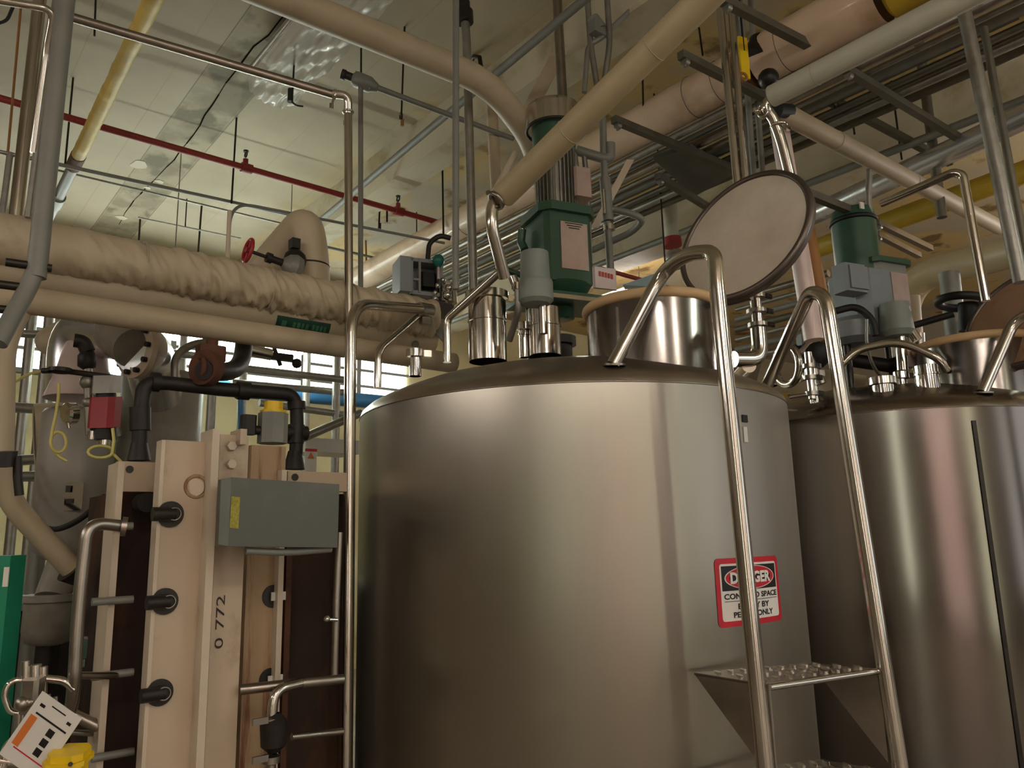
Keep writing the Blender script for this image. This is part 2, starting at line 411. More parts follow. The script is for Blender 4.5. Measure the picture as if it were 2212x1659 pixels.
def make_tank(T, body_m, head_m, label):
    off = T-T1
    t = thing('process_tank', label, 'tank', T)
    build('shell', MB().slathe([(1.0, .35), (1.0, .9), (1.0, 1.5), (1.0, 2.125)], T, UP, 128), body_m, t)
    build('head', MB().slathe([(1.0, 2.131)]+DP[1:], T, UP, 128), head_m, t)
    build('weld_seam', MB().torus(T+UP*2.128, UP, 1.0, .0035, 128, 6), head_m, t)
    build('bottom', MB().slathe([(1.0, .35), (.9, .25), (.5, .15), (0, .12)], T, UP, 64), body_m, t)
    for k in range(4):
        a = math.radians(45+90*k+20); p = T+Vector((math.cos(a)*.85, math.sin(a)*.85, 0))
        build('leg', MB().cyl(p, p+UP*.4, .05), TUBED, t)
    h = HC+off
    zt = 2.515
    co_ = build('hatch_collar', MB().slathe([(HR+.004, 2.14), (HR, 2.2), (HR, zt)], h, UP, 64).slathe([(HR-.012, zt), (HR-.012, 2.2)], h, UP, 64), STEEL2, t)
    build('gasket', MB().torus(h+UP*(zt+.008), UP, HR, .021, 64, 12), GASK, co_)
    return t
tank1 = make_tank(T1, STEEL, DOME, 'large satin stainless tank in the centre carrying the danger sign')
tank2 = make_tank(T2, STEEL2, DOME2, 'shiny stainless tank at right edge with bright vertical reflections')
# vertical seam strip on the second tank shell
sp = MB()
a_s = D(2098, 930, 3.95)
def tank_az_px(T, px, py):
    d = 2.0
    while d < 8:
        p = D(px, py, d)
        if math.hypot(p.x-T.x, p.y-T.y) <= 1.0: return p
        d += .004
    return p
ps = tank_az_px(T2, 2150, 1250); nrm = (ps-T2); nrm.z = 0; nrm.normalize(); tg = UP.cross(nrm)
build('seam_strip', MB().box(T2+nrm*1.003+UP*1.2, (.018, .006, 1.72), (tg, nrm, UP)), BOLT, tank2)

# lid: disc facing up-left towards the viewer
def lid(name, cpx, cpy, d, face_m, rad, parent, hinge):
    c = D(cpx, cpy, d); v = -ray(cpx, cpy).normalized()
    r_ = r2; u_ = u2
    iml = (r_*(-.73)+u_*(.68)); iml = (iml-v*iml.dot(v)).normalized()
    th = math.radians(50); n = (v*math.cos(th)+iml*math.sin(th)).normalized()
    l = build(name, MB().lathe([(rad, .0), (rad, -.03)], c, n, 64).lathe([(rad-.02, -.03), (rad, -.03)], c, n, 64).slathe([(0, -.07), (rad*.5, -.06), (rad-.02, -.03)], c, n, 64), RIMM, parent)
    build('lid_lining', MB().lathe([(0, .004), (rad-.025, .003), (rad-.025, 0), (rad, 0)], c, n, 64), face_m, l)
    build('lid_rim', MB().torus(c, n, rad-.01, .014, 72, 10), RIMM, l)
    # hinge arm down to the collar
    low = c-(n.cross(v)).normalized()*0
    return c, n, l
c1, n1, lid1 = lid('lid', 1604, 508, 3.28, LIDM, .318, tank1, None)
hb = HC+Vector((0, 0, 2.45))+U*.2-Wd*.2
build('lid_hinge', MB().tube([hb, hb+UP*.12+U*.05, c1-UP*.26-n1*.03], .016, 10, .04).box(hb, (.07, .05, .06), (U, Wd, UP)), TUBED, tank1)
c2_, n2, lid2 = lid('lid', 2216, 684, 4.6, LIDB, .312, tank2, None)
hb = HC+DT+Vector((0, 0, 2.45))+U*.2-Wd*.2
build('lid_hinge', MB().tube([hb, hb+UP*.12+U*.05, c2_-UP*.26-n2*.03], .016, 10, .04).box(hb, (.07, .05, .06), (U, Wd, UP)), TUBED, tank2)
# lifting lugs on collar
build('collar_bracket', MB().prism([(0, 0), (.09, .0), (.0, -.16)], HC-U*.25+Wd*.12+UP*2.48, U, UP, Wd*.01), TUBED, tank1)

# nozzles
def nozzle(tank, pxc, pyb, pyt, wpx, ring=True, name='nozzle', pos=None):
    b = on_dome(pxc, pyb, T1 if tank is tank1 else T2)
    r = rp(b, wpx); d = math.hypot(b.x, b.y); top = D(pxc, pyt, d)
    h = top.z-b.z
    n_ = build(name, MB().lathe([(r, -.05), (r, h*.5), (r+.004, h*.5+.002), (r+.004, h*.5+.01), (r, h*.5+.012), (r, h), (0, h)], b, UP, 40), CHROME if wpx < 60 else TUBE, tank)
    if ring:
        build('clamp', MB().lathe([(r, h-.035), (r+.014, h-.03), (r+.014, h+.005), (r, h+.01), (0, h+.01)], b, UP, 40).box(b+U*(r+.02)+UP*(h-.012)+Wd*.01, (.05, .02, .03), (U, Wd, UP)), TUBE, n_)
    return b, r, h
nozzle(tank1, 1054, 759, 636, 82)
nozzle(tank1, 1177, 747, 668, 70, False)
nozzle(tank1, 1132, 750, 700, 20, True)
nozzle(tank1, 897, 790, 758, 26, True)
nozzle(tank2, 1908, 842, 818, 44, True)
nozzle(tank2, 1948, 828, 806, 22, True)
nozzle(tank2, 2005, 833, 790, 48, False)
nozzle(tank2, 1760, 868, 800, 20, True)

# fill necks behind, stem of valves on tank 1 right side (vertical clamp stack)
def clampstack(name, label, px, pts, d, wpx, cat='valve'):
    t = thing(name, label, cat, D(px, pts[-1], d))
    top = D(px, pts[0], d); bot = D(px, pts[-1], d); r = rp(bot, wpx)
    build('tube', MB().cyl(bot, Vector((bot.x, bot.y, top.z)), r), TUBE, t)
    for y in pts[1:-1]:
        p = D(px, y, d); p.x, p.y = bot.x, bot.y
        c_ = build('clamp', MB().lathe([(r, -.012), (r*1.8, -.01), (r*1.8, .01), (r, .012)], p, UP, 28), TUBED, t)
        build('wing_nut', MB().box(p+rgt*(r*2.4), (.05, .012, .024)).cyl(p+rgt*r*1.5, p+rgt*(r*2.8), .008), BOLT, c_)
    return t, bot, r

# danger sign curved on tank 1
def sign():
    azl = [tank_az_px(T1, x, 1275) for x in (1546, 1682)]
    a0 = math.atan2(azl[0].y-T1.y, azl[0].x-T1.x); a1 = math.atan2(azl[1].y-T1.y, azl[1].x-T1.x)
    zt = tank_az_px(T1, 1605, 1204).z; zb = tank_az_px(T1, 1618, 1350).z
    Wm = abs(a1-a0); Hm = zt-zb
    def mp(lift):
        return lambda x, y: Vector((T1.x+(1+lift)*math.cos(a0+(a1-a0)*x/Wm), T1.y+(1+lift)*math.sin(a0+(a1-a0)*x/Wm), zb+y))
    def patch(x0, y0, x1, y1, lift, rc=0, nx=14):
        mb = MB(); f = mp(lift); n = nx; V = []; F = []
        for i in range(n+1):
            x = x0+(x1-x0)*i/n; e = min(x-x0, x1-x); k = 0
            if rc and e < rc: k = rc-math.sqrt(max(rc*rc-(rc-e)**2, 0))
            V += [f(x, y0+k), f(x, y1-k)]
        for i in range(n): F.append((2*i, 2*i+2, 2*i+3, 2*i+1))
        return mb.add(V, F)
    def patchr(x0, y0, x1, y1, lift, rc):
        mb = MB(); f = mp(lift); V = []; F = []
        xs = [x0+rc*(1-math.cos(math.pi/2*i/6)) for i in range(7)]+[x0+rc+(x1-x0-2*rc)*i/10 for i in range(1, 10)]+[x1-rc*(1-math.cos(math.pi/2*i/6)) for i in range(6, -1, -1)]
        for x in xs:
            e = min(x-x0, x1-x); k = rc-math.sqrt(max(rc*rc-(rc-e)**2, 0)) if e < rc else 0
            V += [f(x, y0+k), f(x, y1-k)]
        for i in range(len(xs)-1): F.append((2*i, 2*i+2, 2*i+3, 2*i+1))
        return mb.add(V, F)
    t = build('danger_sign', patchr(0, 0, Wm, Hm, .002, Wm*.05), SREDM, label='red black and white danger confined space sign on the centre tank', cat='sign')
    m_ = Wm*.055
    build('white_field', patchr(m_, m_, Wm-m_, Hm-m_, .0026, Wm*.03), SWHT, t)
    bx0, bx1, by0, by1 = m_*1.35, Wm-m_*1.35, Hm*.52, Hm-m_*1.4
    build('black_header', patch(bx0, by0, bx1, by1, .0032), SBLK, t)
    f = mp(.0038); cx, cy = (bx0+bx1)/2, (by0+by1)/2; ax_, ay_ = (bx1-bx0)*.44, (by1-by0)*.455
    for nm, k, l, m in (('oval_border', 1.04, .0036, SWHT), ('red_oval', 1.0, .0042, SREDM)):
        g = mp(l); n = 48
        V = [g(cx, cy)]+[g(cx+ax_*k*math.cos(2*math.pi*i/n), cy+ay_*k*math.sin(2*math.pi*i/n)*(1 if k == 1 else 1.02)) for i in range(n)]
        build(nm, MB().add(V, [(0, i+1, (i+1) % n+1) for i in range(n)]), m, t)
    def tx(s, x0, x1, y, h, m, nm, l=.0038, bold=.03):
        g = mp(l); build(nm, text_mb(s, None, None, None, h, map3=lambda x, y_: g(x+x0, y+y_), width=x1-x0, bold=bold), m, t)
    tx('DANGER', cx-ax_*.84, cx+ax_*.84, cy-ay_*.52, ay_*1.06, SWHT, 'danger_lettering', .0048, .045)
    tx('CONFINED SPACE', Wm*.09, Wm*.92, Hm*.395, Hm*.085, SBLK, 'lettering')
    tx('ENTRY BY', Wm*.27, Wm*.76, Hm*.245, Hm*.085, SBLK, 'lettering')
    tx('PERMIT ONLY', Wm*.2, Wm*.82, Hm*.125, Hm*.085, SBLK, 'lettering')
    build('underline', patch(Wm*.09, Hm*.362, Wm*.92, Hm*.37, .0038), SBLK, t)
    return t
sign()
# small markers near the ladder rail
def sticker(name, label, px0, py0, px1, py1, m, T=T1):
    a = tank_az_px(T, px0, py0); b = tank_az_px(T, px1, py1); mid = (a+b)/2; n = mid-T; n.z = 0; n.normalize(); tg_ = UP.cross(n)
    mid = Vector((T.x+n.x*1.003, T.y+n.y*1.003, (a.z+b.z)/2))
    return build(name, MB().box(mid, (abs((b-a).dot(tg_)), .004, abs(a.z-b.z)), (tg_, n, UP)), m, label=label, cat='sticker')
sticker('black_marker', 'small black marker stuck high on the centre tank beside the rail', 1601, 896, 1613, 913, BLACK)
sticker('paper_strip', 'narrow pale strip below the black marker on the centre tank', 1604, 922, 1614, 956, WHITE)

# ladder of tank 1
def ladder(off=Vector((0, 0, 0)), label='stainless access ladder with bent hand rails at the centre tank'):
    fl = D(1652, 1600, 2.6); t = thing('tank_ladder', label, 'ladder', Vector((fl.x+off.x, fl.y+off.y, 0)))
    o = off
    # left rail
    a = D(1649, 1659, 2.6); b = D(1547, 600, 2.6)
    a0 = a+(a-b)*.95; a0.z = 0.0
    f1 = on_dome(1325, 788); tl = D(1546, 555, 2.62); tk = D(1430, 590, 2.85)
    build('rail', MB().tube([a0+o, b+o, tl+(tl-b)*.0+UP*.02+o, D(1480, 548, 2.72)+o, tk+o, f1+o], .027, 20, .13), TUBE, t)
    build('foot_plate', MB().lathe([(.045, 0), (.045, .008), (0, .008)], f1+o-UP*.004, (f1-T1-UP*.0)*.25+UP, 24), TUBED, t)
    a = D(1935, 1659, 2.96); b = D(1790, 680, 2.96)
    a0 = a+(a-b)*.9; a0.z = 0.0
    f2 = T1+Vector((0, 0, 0)); q = D(1690, 838, 3.45); 
    rr_ = Vector((q.x-T1.x, q.y-T1.y, 0)); rr_ = rr_.normalized()*.93; f2 = Vector((T1.x+rr_.x, T1.y+rr_.y, domez(.93)))
    build('rail', MB().tube([a0+o, b+o, D(1782, 640, 2.97)+o, D(1750, 628, 3.02)+o, D(1722, 690, 3.12)+o, f2+o], .026, 20, .12), TUBE, t)
    build('foot_plate', MB().lathe([(.045, 0), (.045, .008), (0, .008)], f2+o, UP, 24), TUBED, t)
    # treads
    for k, z in enumerate((1.145, .83, .52, .2)):
        dz = z-1.145
        FLp = D(1662, 1492, 2.6); FRp = D(1898, 1452, 2.96); zt = 1.125
        FLp.z = FRp.z = zt; BLp = D(1500, 1466, 2.78); BRp = D(1752, 1438, 3.02); BLp.z = BRp.z = zt
        sh = o+UP*dz
        P = [p+sh for p in (FLp, FRp, BRp, BLp)]
        mb = MB().add([p+UP*.004 for p in P]+[p-UP*.004 for p in P], [(0, 1, 2, 3), (7, 6, 5, 4), (0, 4, 5, 1), (1, 5, 6, 2), (2, 6, 7, 3), (3, 7, 4, 0)])
        s_ = build('tread', mb, TUBED, t)
        # raised grip slots
        g = MB()
        for i in range(9):
            for j in range(3):
                u_ = (i+.7)/9.4; v_ = (j+.6)/3.3
                c = (P[0]*(1-u_)+P[1]*u_)*(1-v_)+(P[3]*(1-u_)+P[2]*u_)*v_
                e1 = (P[3]-P[0]).normalized(); e0 = (P[1]-P[0]).normalized()
                g.prism([(.0+.022*math.cos(x), .008*math.sin(x)) for x in [2*math.pi*q/10 for q in range(10)]], c+UP*.004, (e1+e0*.5).normalized(), (e0-e1*.5).normalized(), UP*.008)
        build('grip_bumps', g, TUBE, s_)
        build('front_bar', MB().tube([P[0]-UP*.004, P[1]-UP*.004], .011, 12), CHROME, s_)
        # triangular side gussets
        for (f_, b_) in ((P[0], P[3]), (P[1], P[2])):
            n_ = (P[1]-P[0]).normalized()*.006
            build('gusset', MB().add([f_, b_, f_-UP*.29+(f_-b_)*0, f_+n_, b_+n_, f_-UP*.29+n_], [(0, 2, 1), (3, 4, 5), (0, 1, 4, 3), (1, 2, 5, 4), (2, 0, 3, 5)]), TUBED, s_)
    return t
lad1 = ladder()
ladder(DT, 'second stainless ladder rail beside the shiny tank at the right edge')

# guard rails on the left of tank 1
def rail(label, pts, wpx, bend, ends=(), name='guard_rail'):
    t = build(name, MB().tube(pts, rp(pts[1], wpx), 18, bend), TUBE, label=label, cat='guard rail'); return t
p = D(750, 1659, 3.25); p0 = Vector((p.x, p.y, 0)); ptop = Vector((p.x, p.y, D(757, 660, 3.25).z))
ptop = D(758, 655, 3.25); 
gr = thing('guard_rail', 'tall bent stainless guard rail standing left of the centre tank', 'guard rail', p0)
build('post', MB().tube([p0, D(752, 1300, 3.25), ptop, D(918, 668, 3.75)], rp(p, 28), 20, .14), TUBE, gr)
build('end_fitting', MB().cyl(D(905, 668, 3.72), D(930, 672, 3.78), .036).box(D(918, 690, 3.76), (.05, .03, .05)), TUBED, gr)
fb = on_dome(816, 833)
rail('short bent guard rail rising from the left rim of the centre tank', [fb-UP*.01, Vector((fb.x, fb.y, D(816, 756, math.hypot(fb.x, fb.y)).z)), D(905, 680, 3.75)], 17, .05)
fc = on_dome(966, 778)
rail('angled guard rail rising behind the large nozzle to the agitator', [fc-UP*.01, Vector((fc.x, fc.y, D(966, 690, math.hypot(fc.x, fc.y)).z)), D(1085, 582, 3.3), D(1125, 596, 3.55)], 18, .03)

# ------------------------------------------------------------------ agitator drive on tank 1
def drive1():
    C0 = D(1175, 440, 3.55); N = -Wd
    zt = C0.z; zb = D(1175, 600, 3.55).z
    base = T1+UP*2.37
    t = thing('agitator_drive', 'green agitator gearbox and motor mounted above the centre tank', 'agitator', Vector((C0.x, C0.y, 2.36)))
    s_ = .285; ctr = Vector((C0.x, C0.y, 0))+U*(s_/2)+N*(s_/2)
    gb = build('gearbox', MB().bbox(Vector((ctr.x, ctr.y, (zt+zb)/2)), (s_-.02, s_-.02, zt-zb), (U, N, UP), .025), GREEN, t)
    build('lid_flange', MB().bbox(Vector((ctr.x, ctr.y, zt)), (s_+.03, s_+.03, .045), (U, N, UP), .05), GREEN, gb)
    build('lower_taper', MB().slathe([(.16, 0), (.12, -.06), (.07, -.08), (.07, -.16), (.0, -.16)], Vector((ctr.x, ctr.y, zb+.005)), UP, 24), GREEN, gb)
    pl = MB().box(Vector((C0.x, C0.y, (zt+zb)/2-.005))+U*.165+Wd*(-.008), (.15, .006, .245), (U, Wd, UP))
    plq = build('nameplate', pl, PLAC, gb)
    for k in range(3):
        c = Vector((C0.x, C0.y, zt-.08-.012*k))+U*(.165)-Wd*.004
        build('print_line', MB().box(c, (.1-.02*k, .002, .004), (U, Wd, UP)), BOLT, plq)
    # grey lug at left
    build('side_lug', MB().tube([Vector((C0.x, C0.y, zt-.06))+N*.2-U*.03, Vector((C0.x, C0.y, zt-.12))+N*.22-U*.03, Vector((C0.x, C0.y, zt-.17))+N*.2-U*.02], .022, 10), GREEN, gb)
    mc = Vector((ctr.x, ctr.y, zt)); 
    d_ = math.hypot(ctr.x, ctr.y)
    z1 = D(1165, 330, d_).z; z2 = D(1163, 285, d_).z; z3 = D(1163, 238, d_).z
    mo = build('motor', MB().lathe([(.085, 0), (.085, z1-zt)], mc, UP, 32), GALV, t)
    fins = MB()
    for k in range(30):
        a = 2*math.pi*k/30; dv = Vector((math.cos(a), math.sin(a), 0))
        fins.box(mc+dv*.095+UP*((z1-zt)/2), (.03, .005, z1-zt-.02), (dv, UP.cross(dv), UP))
    build('cooling_fins', fins, GALV, mo)
    build('terminal_box', MB().bbox(mc+U*.1+Wd*.06+UP*(z1-zt)*.45, (.1, .12, .16), (U, Wd, UP), .01), PLAC, mo)
    build('fan_shroud', MB().lathe([(.1, z1-zt-.02), (.112, z1-zt), (.118, z2-zt)], mc, UP, 40), GREEN, mo)
    build('rain_cap', MB().lathe([(.115, z2-zt), (.15, z2-zt)], mc, UP, 48).lathe([(.148, z2-zt), (.15, z3-zt-.02), (.14, z3-zt), (0, z3-zt)], mc, UP, 48), TUBE, mo)
    build('cap_gasket', MB().torus(mc+UP*(z2-zt), UP, .143, .008, 48, 8), BLACK, mo)
    # mounting beams down to the head
    bm = Vector((C0.x, C0.y, zb-.09))+U*.2+N*.1
    mt = build('mounting_plate', MB().box(bm, (.62, .3, .03), (U, N, UP)), GREEN, t)
    build('plate_edge', MB().box(bm+Wd*.153-UP*.012, (.62, .006, .02), (U, N, UP)), TUBE, mt)
    sx = T1+Vector((0, 0, 0)); 
    for (a_, b_) in ((-.22, .05), (.24, .05), (-.22, -.1), (.24, -.1)):
        q = bm+U*a_+N*b_; build('support_leg', MB().cyl(Vector((q.x, q.y, 2.25)), q, .022), BOLT, mt)
    build('shaft_housing', MB().lathe([(.07, 0), (.07, .2), (.09, .2), (.09, .24)], Vector((bm.x-U.x*.1, bm.y-U.y*.1, 2.3)), UP, 28), CAST, mt)
    return t, ctr, zt
drv, dctr, dzt = drive1()
# grey cup (sight light housing)
cp = D(1156, 600, 3.22); d_ = 3.22
t = thing('lamp_housing', 'grey two-part cup housing hanging in front of the green gearbox', 'lamp housing', D(1160, 665, d_))
zz = lambda py, px=1157: D(px, py, d_).z
build('upper_shell', MB().lathe([(0, zz(545)-zz(610)), (.062, zz(545)-zz(610)-.004), (.067, 0)], Vector((cp.x, cp.y, zz(610))), UP, 36), CUP, t)
build('lower_shell', MB().lathe([(0, 0), (.075, 0), (.077, -.01), (.077, zz(650)-zz(608)), (.06, zz(658)-zz(608)), (0, zz(660)-zz(608))], Vector((cp.x, cp.y, zz(608))), UP, 36), CUP, t)
build('stem', MB().cyl(Vector((cp.x, cp.y, zz(655)))+U*.03, Vector((cp.x, cp.y, zz(720)))+U*.03, .02), TUBE, t)
build('cable_gland', MB().cyl(D(1107, 598, d_), D(1118, 625, d_), .02).cyl(D(1117, 612, d_), D(1117, 626, d_), .024, seg=6), CHROME, t)
build('flexible_conduit', MB().tube([D(1118, 622, d_), D(1122, 665, d_), D(1110, 705, 3.3), D(1100, 735, 3.35)], .016, 12, .06), GALV, t)

# steel stub and elbow hanging under the big beige pipe
B2a = D(1088, 422, 3.0)
build('steel_elbow', MB().tube([D(1100, 405, 3.02), D(1062, 440, 3.0), D(1062, 490, 3.0), D(1090, 600, 3.12)], rp(B2a, 27), 18, .1), TUBE, label='bent stainless tube dropping from the end of the near beige pipe', cat='pipe')
t = build('pipe_clamp', MB().torus(D(1072, 432, 2.98), (D(1100, 405, 3.02)-D(1062, 440, 3.0)), .034, .01, 24, 8).box(D(1060, 418, 2.98), (.04, .015, .015)), TUBED, label='small wing clamp at the open end of the near beige pipe', cat='clamp')

# ------------------------------------------------------------------ drive on tank 2
def drive2():
    d_ = 4.75; c = D(1852, 560, d_)
    t = thing('agitator_drive', 'green cylindrical motor and grey gearbox above the shiny right tank', 'agitator', Vector((c.x, c.y, 2.3)))
    zf = lambda py: D(1850, py, d_).z
    r = rp(c, 92)
    mo = build('motor', MB().lathe([(0, zf(455)), (r*.92, zf(455)-.005), (r, zf(475))], Vector((c.x, c.y, 0)), UP, 40).lathe([(r, zf(485)), (r, zf(600)), (r*.8, zf(606))], Vector((c.x, c.y, 0)), UP, 40), GREEN, t)
    build('seam_band', MB().torus(Vector((c.x, c.y, zf(480))), UP, r*.99, .012, 40, 8), BLACK, mo)
    build('white_plate', MB().box(Vector((c.x, c.y, zf(462)))-U*.05+Wd*(r*.93), (.03, .01, .04), (U, Wd, UP)), WHITE, mo)
    q = D(1835, 605, d_-.25)
    bx = build('terminal_box', MB().bbox(q, (.16, .1, .16), (U, Wd, UP), .01), BOXG, mo)
    build('box_cover', MB().box(q+Wd*.055+U*.01, (.13, .012, .13), (U, Wd, UP)), BOXG, bx)
    build('gear_housing', MB().bbox(Vector((c.x, c.y, 0))+U*.02+UP*((zf(600)+zf(735))/2), (.34, .3, zf(600)-zf(735)), (U, Wd, UP), .06), BOXG, t)
    g = D(1905, 640, d_+.05)
    gb = build('gearbox', MB().bbox(g, (.26, .2, .34), (U, Wd, UP), .03), GREYP, t)
    build('green_flange', MB().bbox(g+UP*.18, (.3, .24, .03), (U, Wd, UP), .03), GREEN, gb)
    build('nameplate', MB().box(g+Wd*.104+U*.03, (.13, .006, .22), (U, Wd, UP)), PLAC, gb)
    build('round_cover', MB().lathe([(.1, 0), (.13, -.03), (.13, -.12), (.08, -.15), (0, -.15)], D(1842, 690, d_-.1), UP, 28), BOXG, t)
    for k in (-1, 1):
        p = Vector((c.x, c.y, 2.3))+U*.16*k; build('support_leg', MB().cyl(p, Vector((p.x, p.y, zf(730))), .02), BOLT, t)
    return t
drive2()
d_ = 4.6
t = thing('lamp_housing', 'grey tapered cup housing on the shiny right tank', 'lamp housing', D(1938, 725, d_))
build('upper_shell', MB().lathe([(0, .155), (.075, .155), (.088, 0), (.07, -.03), (0, -.035)], D(1938, 716, d_), UP, 32), CUP, t)
build('stem', MB().cyl(D(1945, 725, d_), D(1950, 800, d_), .03), TUBE, t)
build('cable_gland', MB().cyl(D(1968, 715, d_), D(1982, 735, d_), .025), CHROME, t)
rail('curved stainless hand rail across the shiny right tank', [D(1815, 790, 4.4), D(1850, 755, 4.4), D(1940, 735, 4.4), D(2030, 775, 4.4), D(2045, 800, 4.45)], 17, .12)
build('flexible_conduit', MB().tube([D(1805, 672, 4.5), D(1850, 660, 4.5), D(1885, 690, 4.5), D(1892, 725, 4.5)], .02, 12, .1), BLACK, label='black flexible conduit looping in front of the right motor', cat='conduit')
build('air_hose', MB().tube([D(1873, 690, 4.45), D(1872, 745, 4.45), D(1885, 790, 4.5), D(1900, 810, 4.6)], .009, 8, .1), GALV, label='thin pale air hose hanging below the right motor', cat='hose')

# ------------------------------------------------------------------ ceiling structure
def beam(name, pl, pr, z, zt=CZ):
    """downstand beam along Y between the columns seen at pixels pl and pr on soffit height z"""
    a = Z(*pl, z).x; b = Z(*pr, z).x
    return struct(name, MB().box(((a+b)/2, (Y0+Y1)/2, (z+zt)/2), (b-a, Y1-Y0, zt-z)), CONC)
beam('trim_1', (740, 462), (800, 470), 4.55)
beam('trim_2', (1560, 470), (1640, 480), 4.45)
# cracked joint in the slab
cr = MB(); y = Z(265, 470, CZ).y; pts = []
rnd = random.Random(3)
yy = 2.0
while yy < 8.6:
    pts.append(Vector((CRX+rnd.uniform(-.008, .008)+.03*math.sin(yy*2.2)*(yy>4.6), yy, CZ-.003))); yy += .18
for a, b in zip(pts, pts[1:]):
    wv = rnd.uniform(.002, .006)
    cr.add([a+XA*wv, a-XA*wv, b-XA*wv, b+XA*wv], [(0, 1, 2, 3)])
struct('trim_3', cr, CRACK)
# patches of bare plaster near the joint
def patchdisc(n, px, py, w, h, m):
    c = Z(px, py, CZ); r = rp(c, w)
    P = [(r*(1+.2*math.sin(3*a+n))*math.cos(a), r*h*(1+.15*math.cos(2*a+n))*math.sin(a)) for a in [2*math.pi*i/18 for i in range(18)]]
    return struct('trim_%d' % n, MB().prism(P, c-UP*.004, XA, YA, UP*.004), m)
patchdisc(4, 263, 470, 24, .8, WALLB2)
patchdisc(5, 345, 392, 18, .9, WALLB2); patchdisc(6, 318, 405, 14, 1.0, WALLB2)
patchdisc(7, 300, 355, 30, 1.6, WALLB2)

# fluorescent fixture wrapped in plastic film
fa = Z(588, 205, 4.62); fx0 = Z(535, 186, 4.62).x; fx1 = Z(640, 226, 4.62).x
fy1 = fa.y; fy0 = fy1-1.75; fc = Vector(((fx0+fx1)/2, (fy0+fy1)/2, 4.72))
t = thing('ceiling_lamp', 'unlit ceiling lamp wrapped in clear crinkled plastic film at top left', 'lamp', fc)
W_ = fx1-fx0
build('housing', MB().box(fc+UP*.09, (W_*.75, 1.55, .08)), FIXW, t)
build('reflector', MB().box(fc+UP*.03, (W_*.6, 1.5, .03)), FIXW, t)
for s in (-1, 1): build('tube', MB().cyl(fc+XA*s*.07+YA*.7, fc+XA*s*.07-YA*.7, .014, seg=10), WHITE, t)
mb = MB(); nx_, ny_ = 22, 60; V = []; rn = random.Random(5)
for j in range(ny_+1):
    for i in range(nx_+1):
        u_ = i/nx_; v_ = j/ny_
        sag = -.05*math.sin(math.pi*u_)-.012*math.sin(u_*37+v_*6)-.008*math.sin(v_*50+u_*11)-rn.uniform(0, .006)
        e = .06 if j > ny_-4 else 0
        V.append(Vector((fx0+W_*u_, fy0+(fy1-fy0)*v_+.05*math.sin(u_*math.pi)*(v_ > .97), 4.62+sag+(.07 if i in (0, nx_) else 0))))
F = [(j*(nx_+1)+i, j*(nx_+1)+i+1, (j+1)*(nx_+1)+i+1, (j+1)*(nx_+1)+i) for j in range(ny_) for i in range(nx_)]
mb.add(V, F, True); build('plastic_film', mb, FILM, t)
build('conduit_feed', MB().cyl(Vector((fx0-.02, fy0, 4.7)), Vector((fx0-.02, fy1-.1, 4.7)), .012), GALV, t)

# ------------------------------------------------------------------ added lamps and glowing panes
def added_glow(n, x0, x1, y0, y1, z0, z1, m):  # added glowing panes, unseen behind the viewer, reflected as streaks in the tanks
    w_ = build('window_%d' % n, MB().box(((x0+x1)/2, (y0+y1)/2, (z0+z1)/2), (max(x1-x0, .03), max(y1-y0, .03), z1-z0)), m, kind='structure')
    return w_
added_glow(21, X0+.02, X0+.02, -6.2, -5.85, .3, 4.3, mat('bright_added_glow', (240, 246, 222), .3, 0, 0, 5, emit=((238, 246, 224), 5.0)))
added_glow(22, -2.7, .1, Y0+.02, Y0+.02, .1, 3.6, GLOWP)
added_glow(23, 1.8, 2.15, Y0+.02, Y0+.02, .1, 4.2, GLOWG)
added_glow(24, 4.6, 11.5, Y0+.02, Y0+.02, .6, 4.0, GLOWW)
def lamp(label, x, y, z, along='Y', L=1.2, glow=TUBL, group=None, n=2):  # added lamps, put in to brighten the room
    c = Vector((x, y, z)); ax = YA if along == 'Y' else XA; sd = XA if along == 'Y' else YA
    t = thing('ceiling_lamp', label, 'lamp', c, group)
    build('housing', MB().bbox(c+UP*.06, (.1, L+.06, .05), (sd, ax, UP), .02), FIXW, t)
    for k in range(n):
        o = (k-(n-1)/2)*.11
        build('lamp_tube', MB().cyl(c+sd*o+ax*(L/2), c+sd*o-ax*(L/2), .019, seg=12), glow, t)
    for s in (-1, 1): build('hanger_rod', MB().cyl(c+ax*s*L*.4+UP*.06, Vector((x, y, CZ))+ax*s*L*.4, .005, seg=8), GALV, t)
G1 = 'added fluorescent lamps behind the viewer'
def cw(r, f): return c2w(r, f)
for i, (r, f) in enumerate(((1.0, -2.0), (3.4, -1.6), (4.6, -3.6), (-.6, -4.8), (2.2, -5.0))):
    x, y = cw(r, f); lamp('added twin tube fluorescent lamp, unseen behind the viewer', x, y, 3.9, 'Y', 1.25, TUBL, G1)
x, y = cw(-3.6, -.6); lamp('added fill tube lamp, unseen left of the viewer', x, y, 3.2, 'Y', 1.25, TUBL, None, 1)
x, y = cw(5.2, 1.2); lamp('added cool white tube lamp, unseen right of the shiny tank', x, y, 3.8, 'Y', 1.25, TUBC)
x, y = cw(-5.0, 1.0); lamp('added fill tube lamp, unseen at far left', x, y, 3.3, 'Y', 1.25, TUBL, None, 1)
x, y = cw(1.2, 9.0); lamp('added tube lamp beyond the tanks', x, y, 4.35, 'Y', 1.25, TUBL)
x, y = cw(5.4, 5.2); lamp('second added tube lamp, unseen, brightening the right conduits', x, y, 3.4, 'Y', 1.25, TUBL)
x, y = cw(6.9, 7.0); lamp('added tube lamp, unseen in the far right bay', x, y, 3.9, 'Y', 1.25, TUBL)
x, y = cw(-2.4, 6.4); lamp('added cool tube lamp hidden low to light the ceiling behind', x, y, 3.25, 'X', 1.25, TUBC)

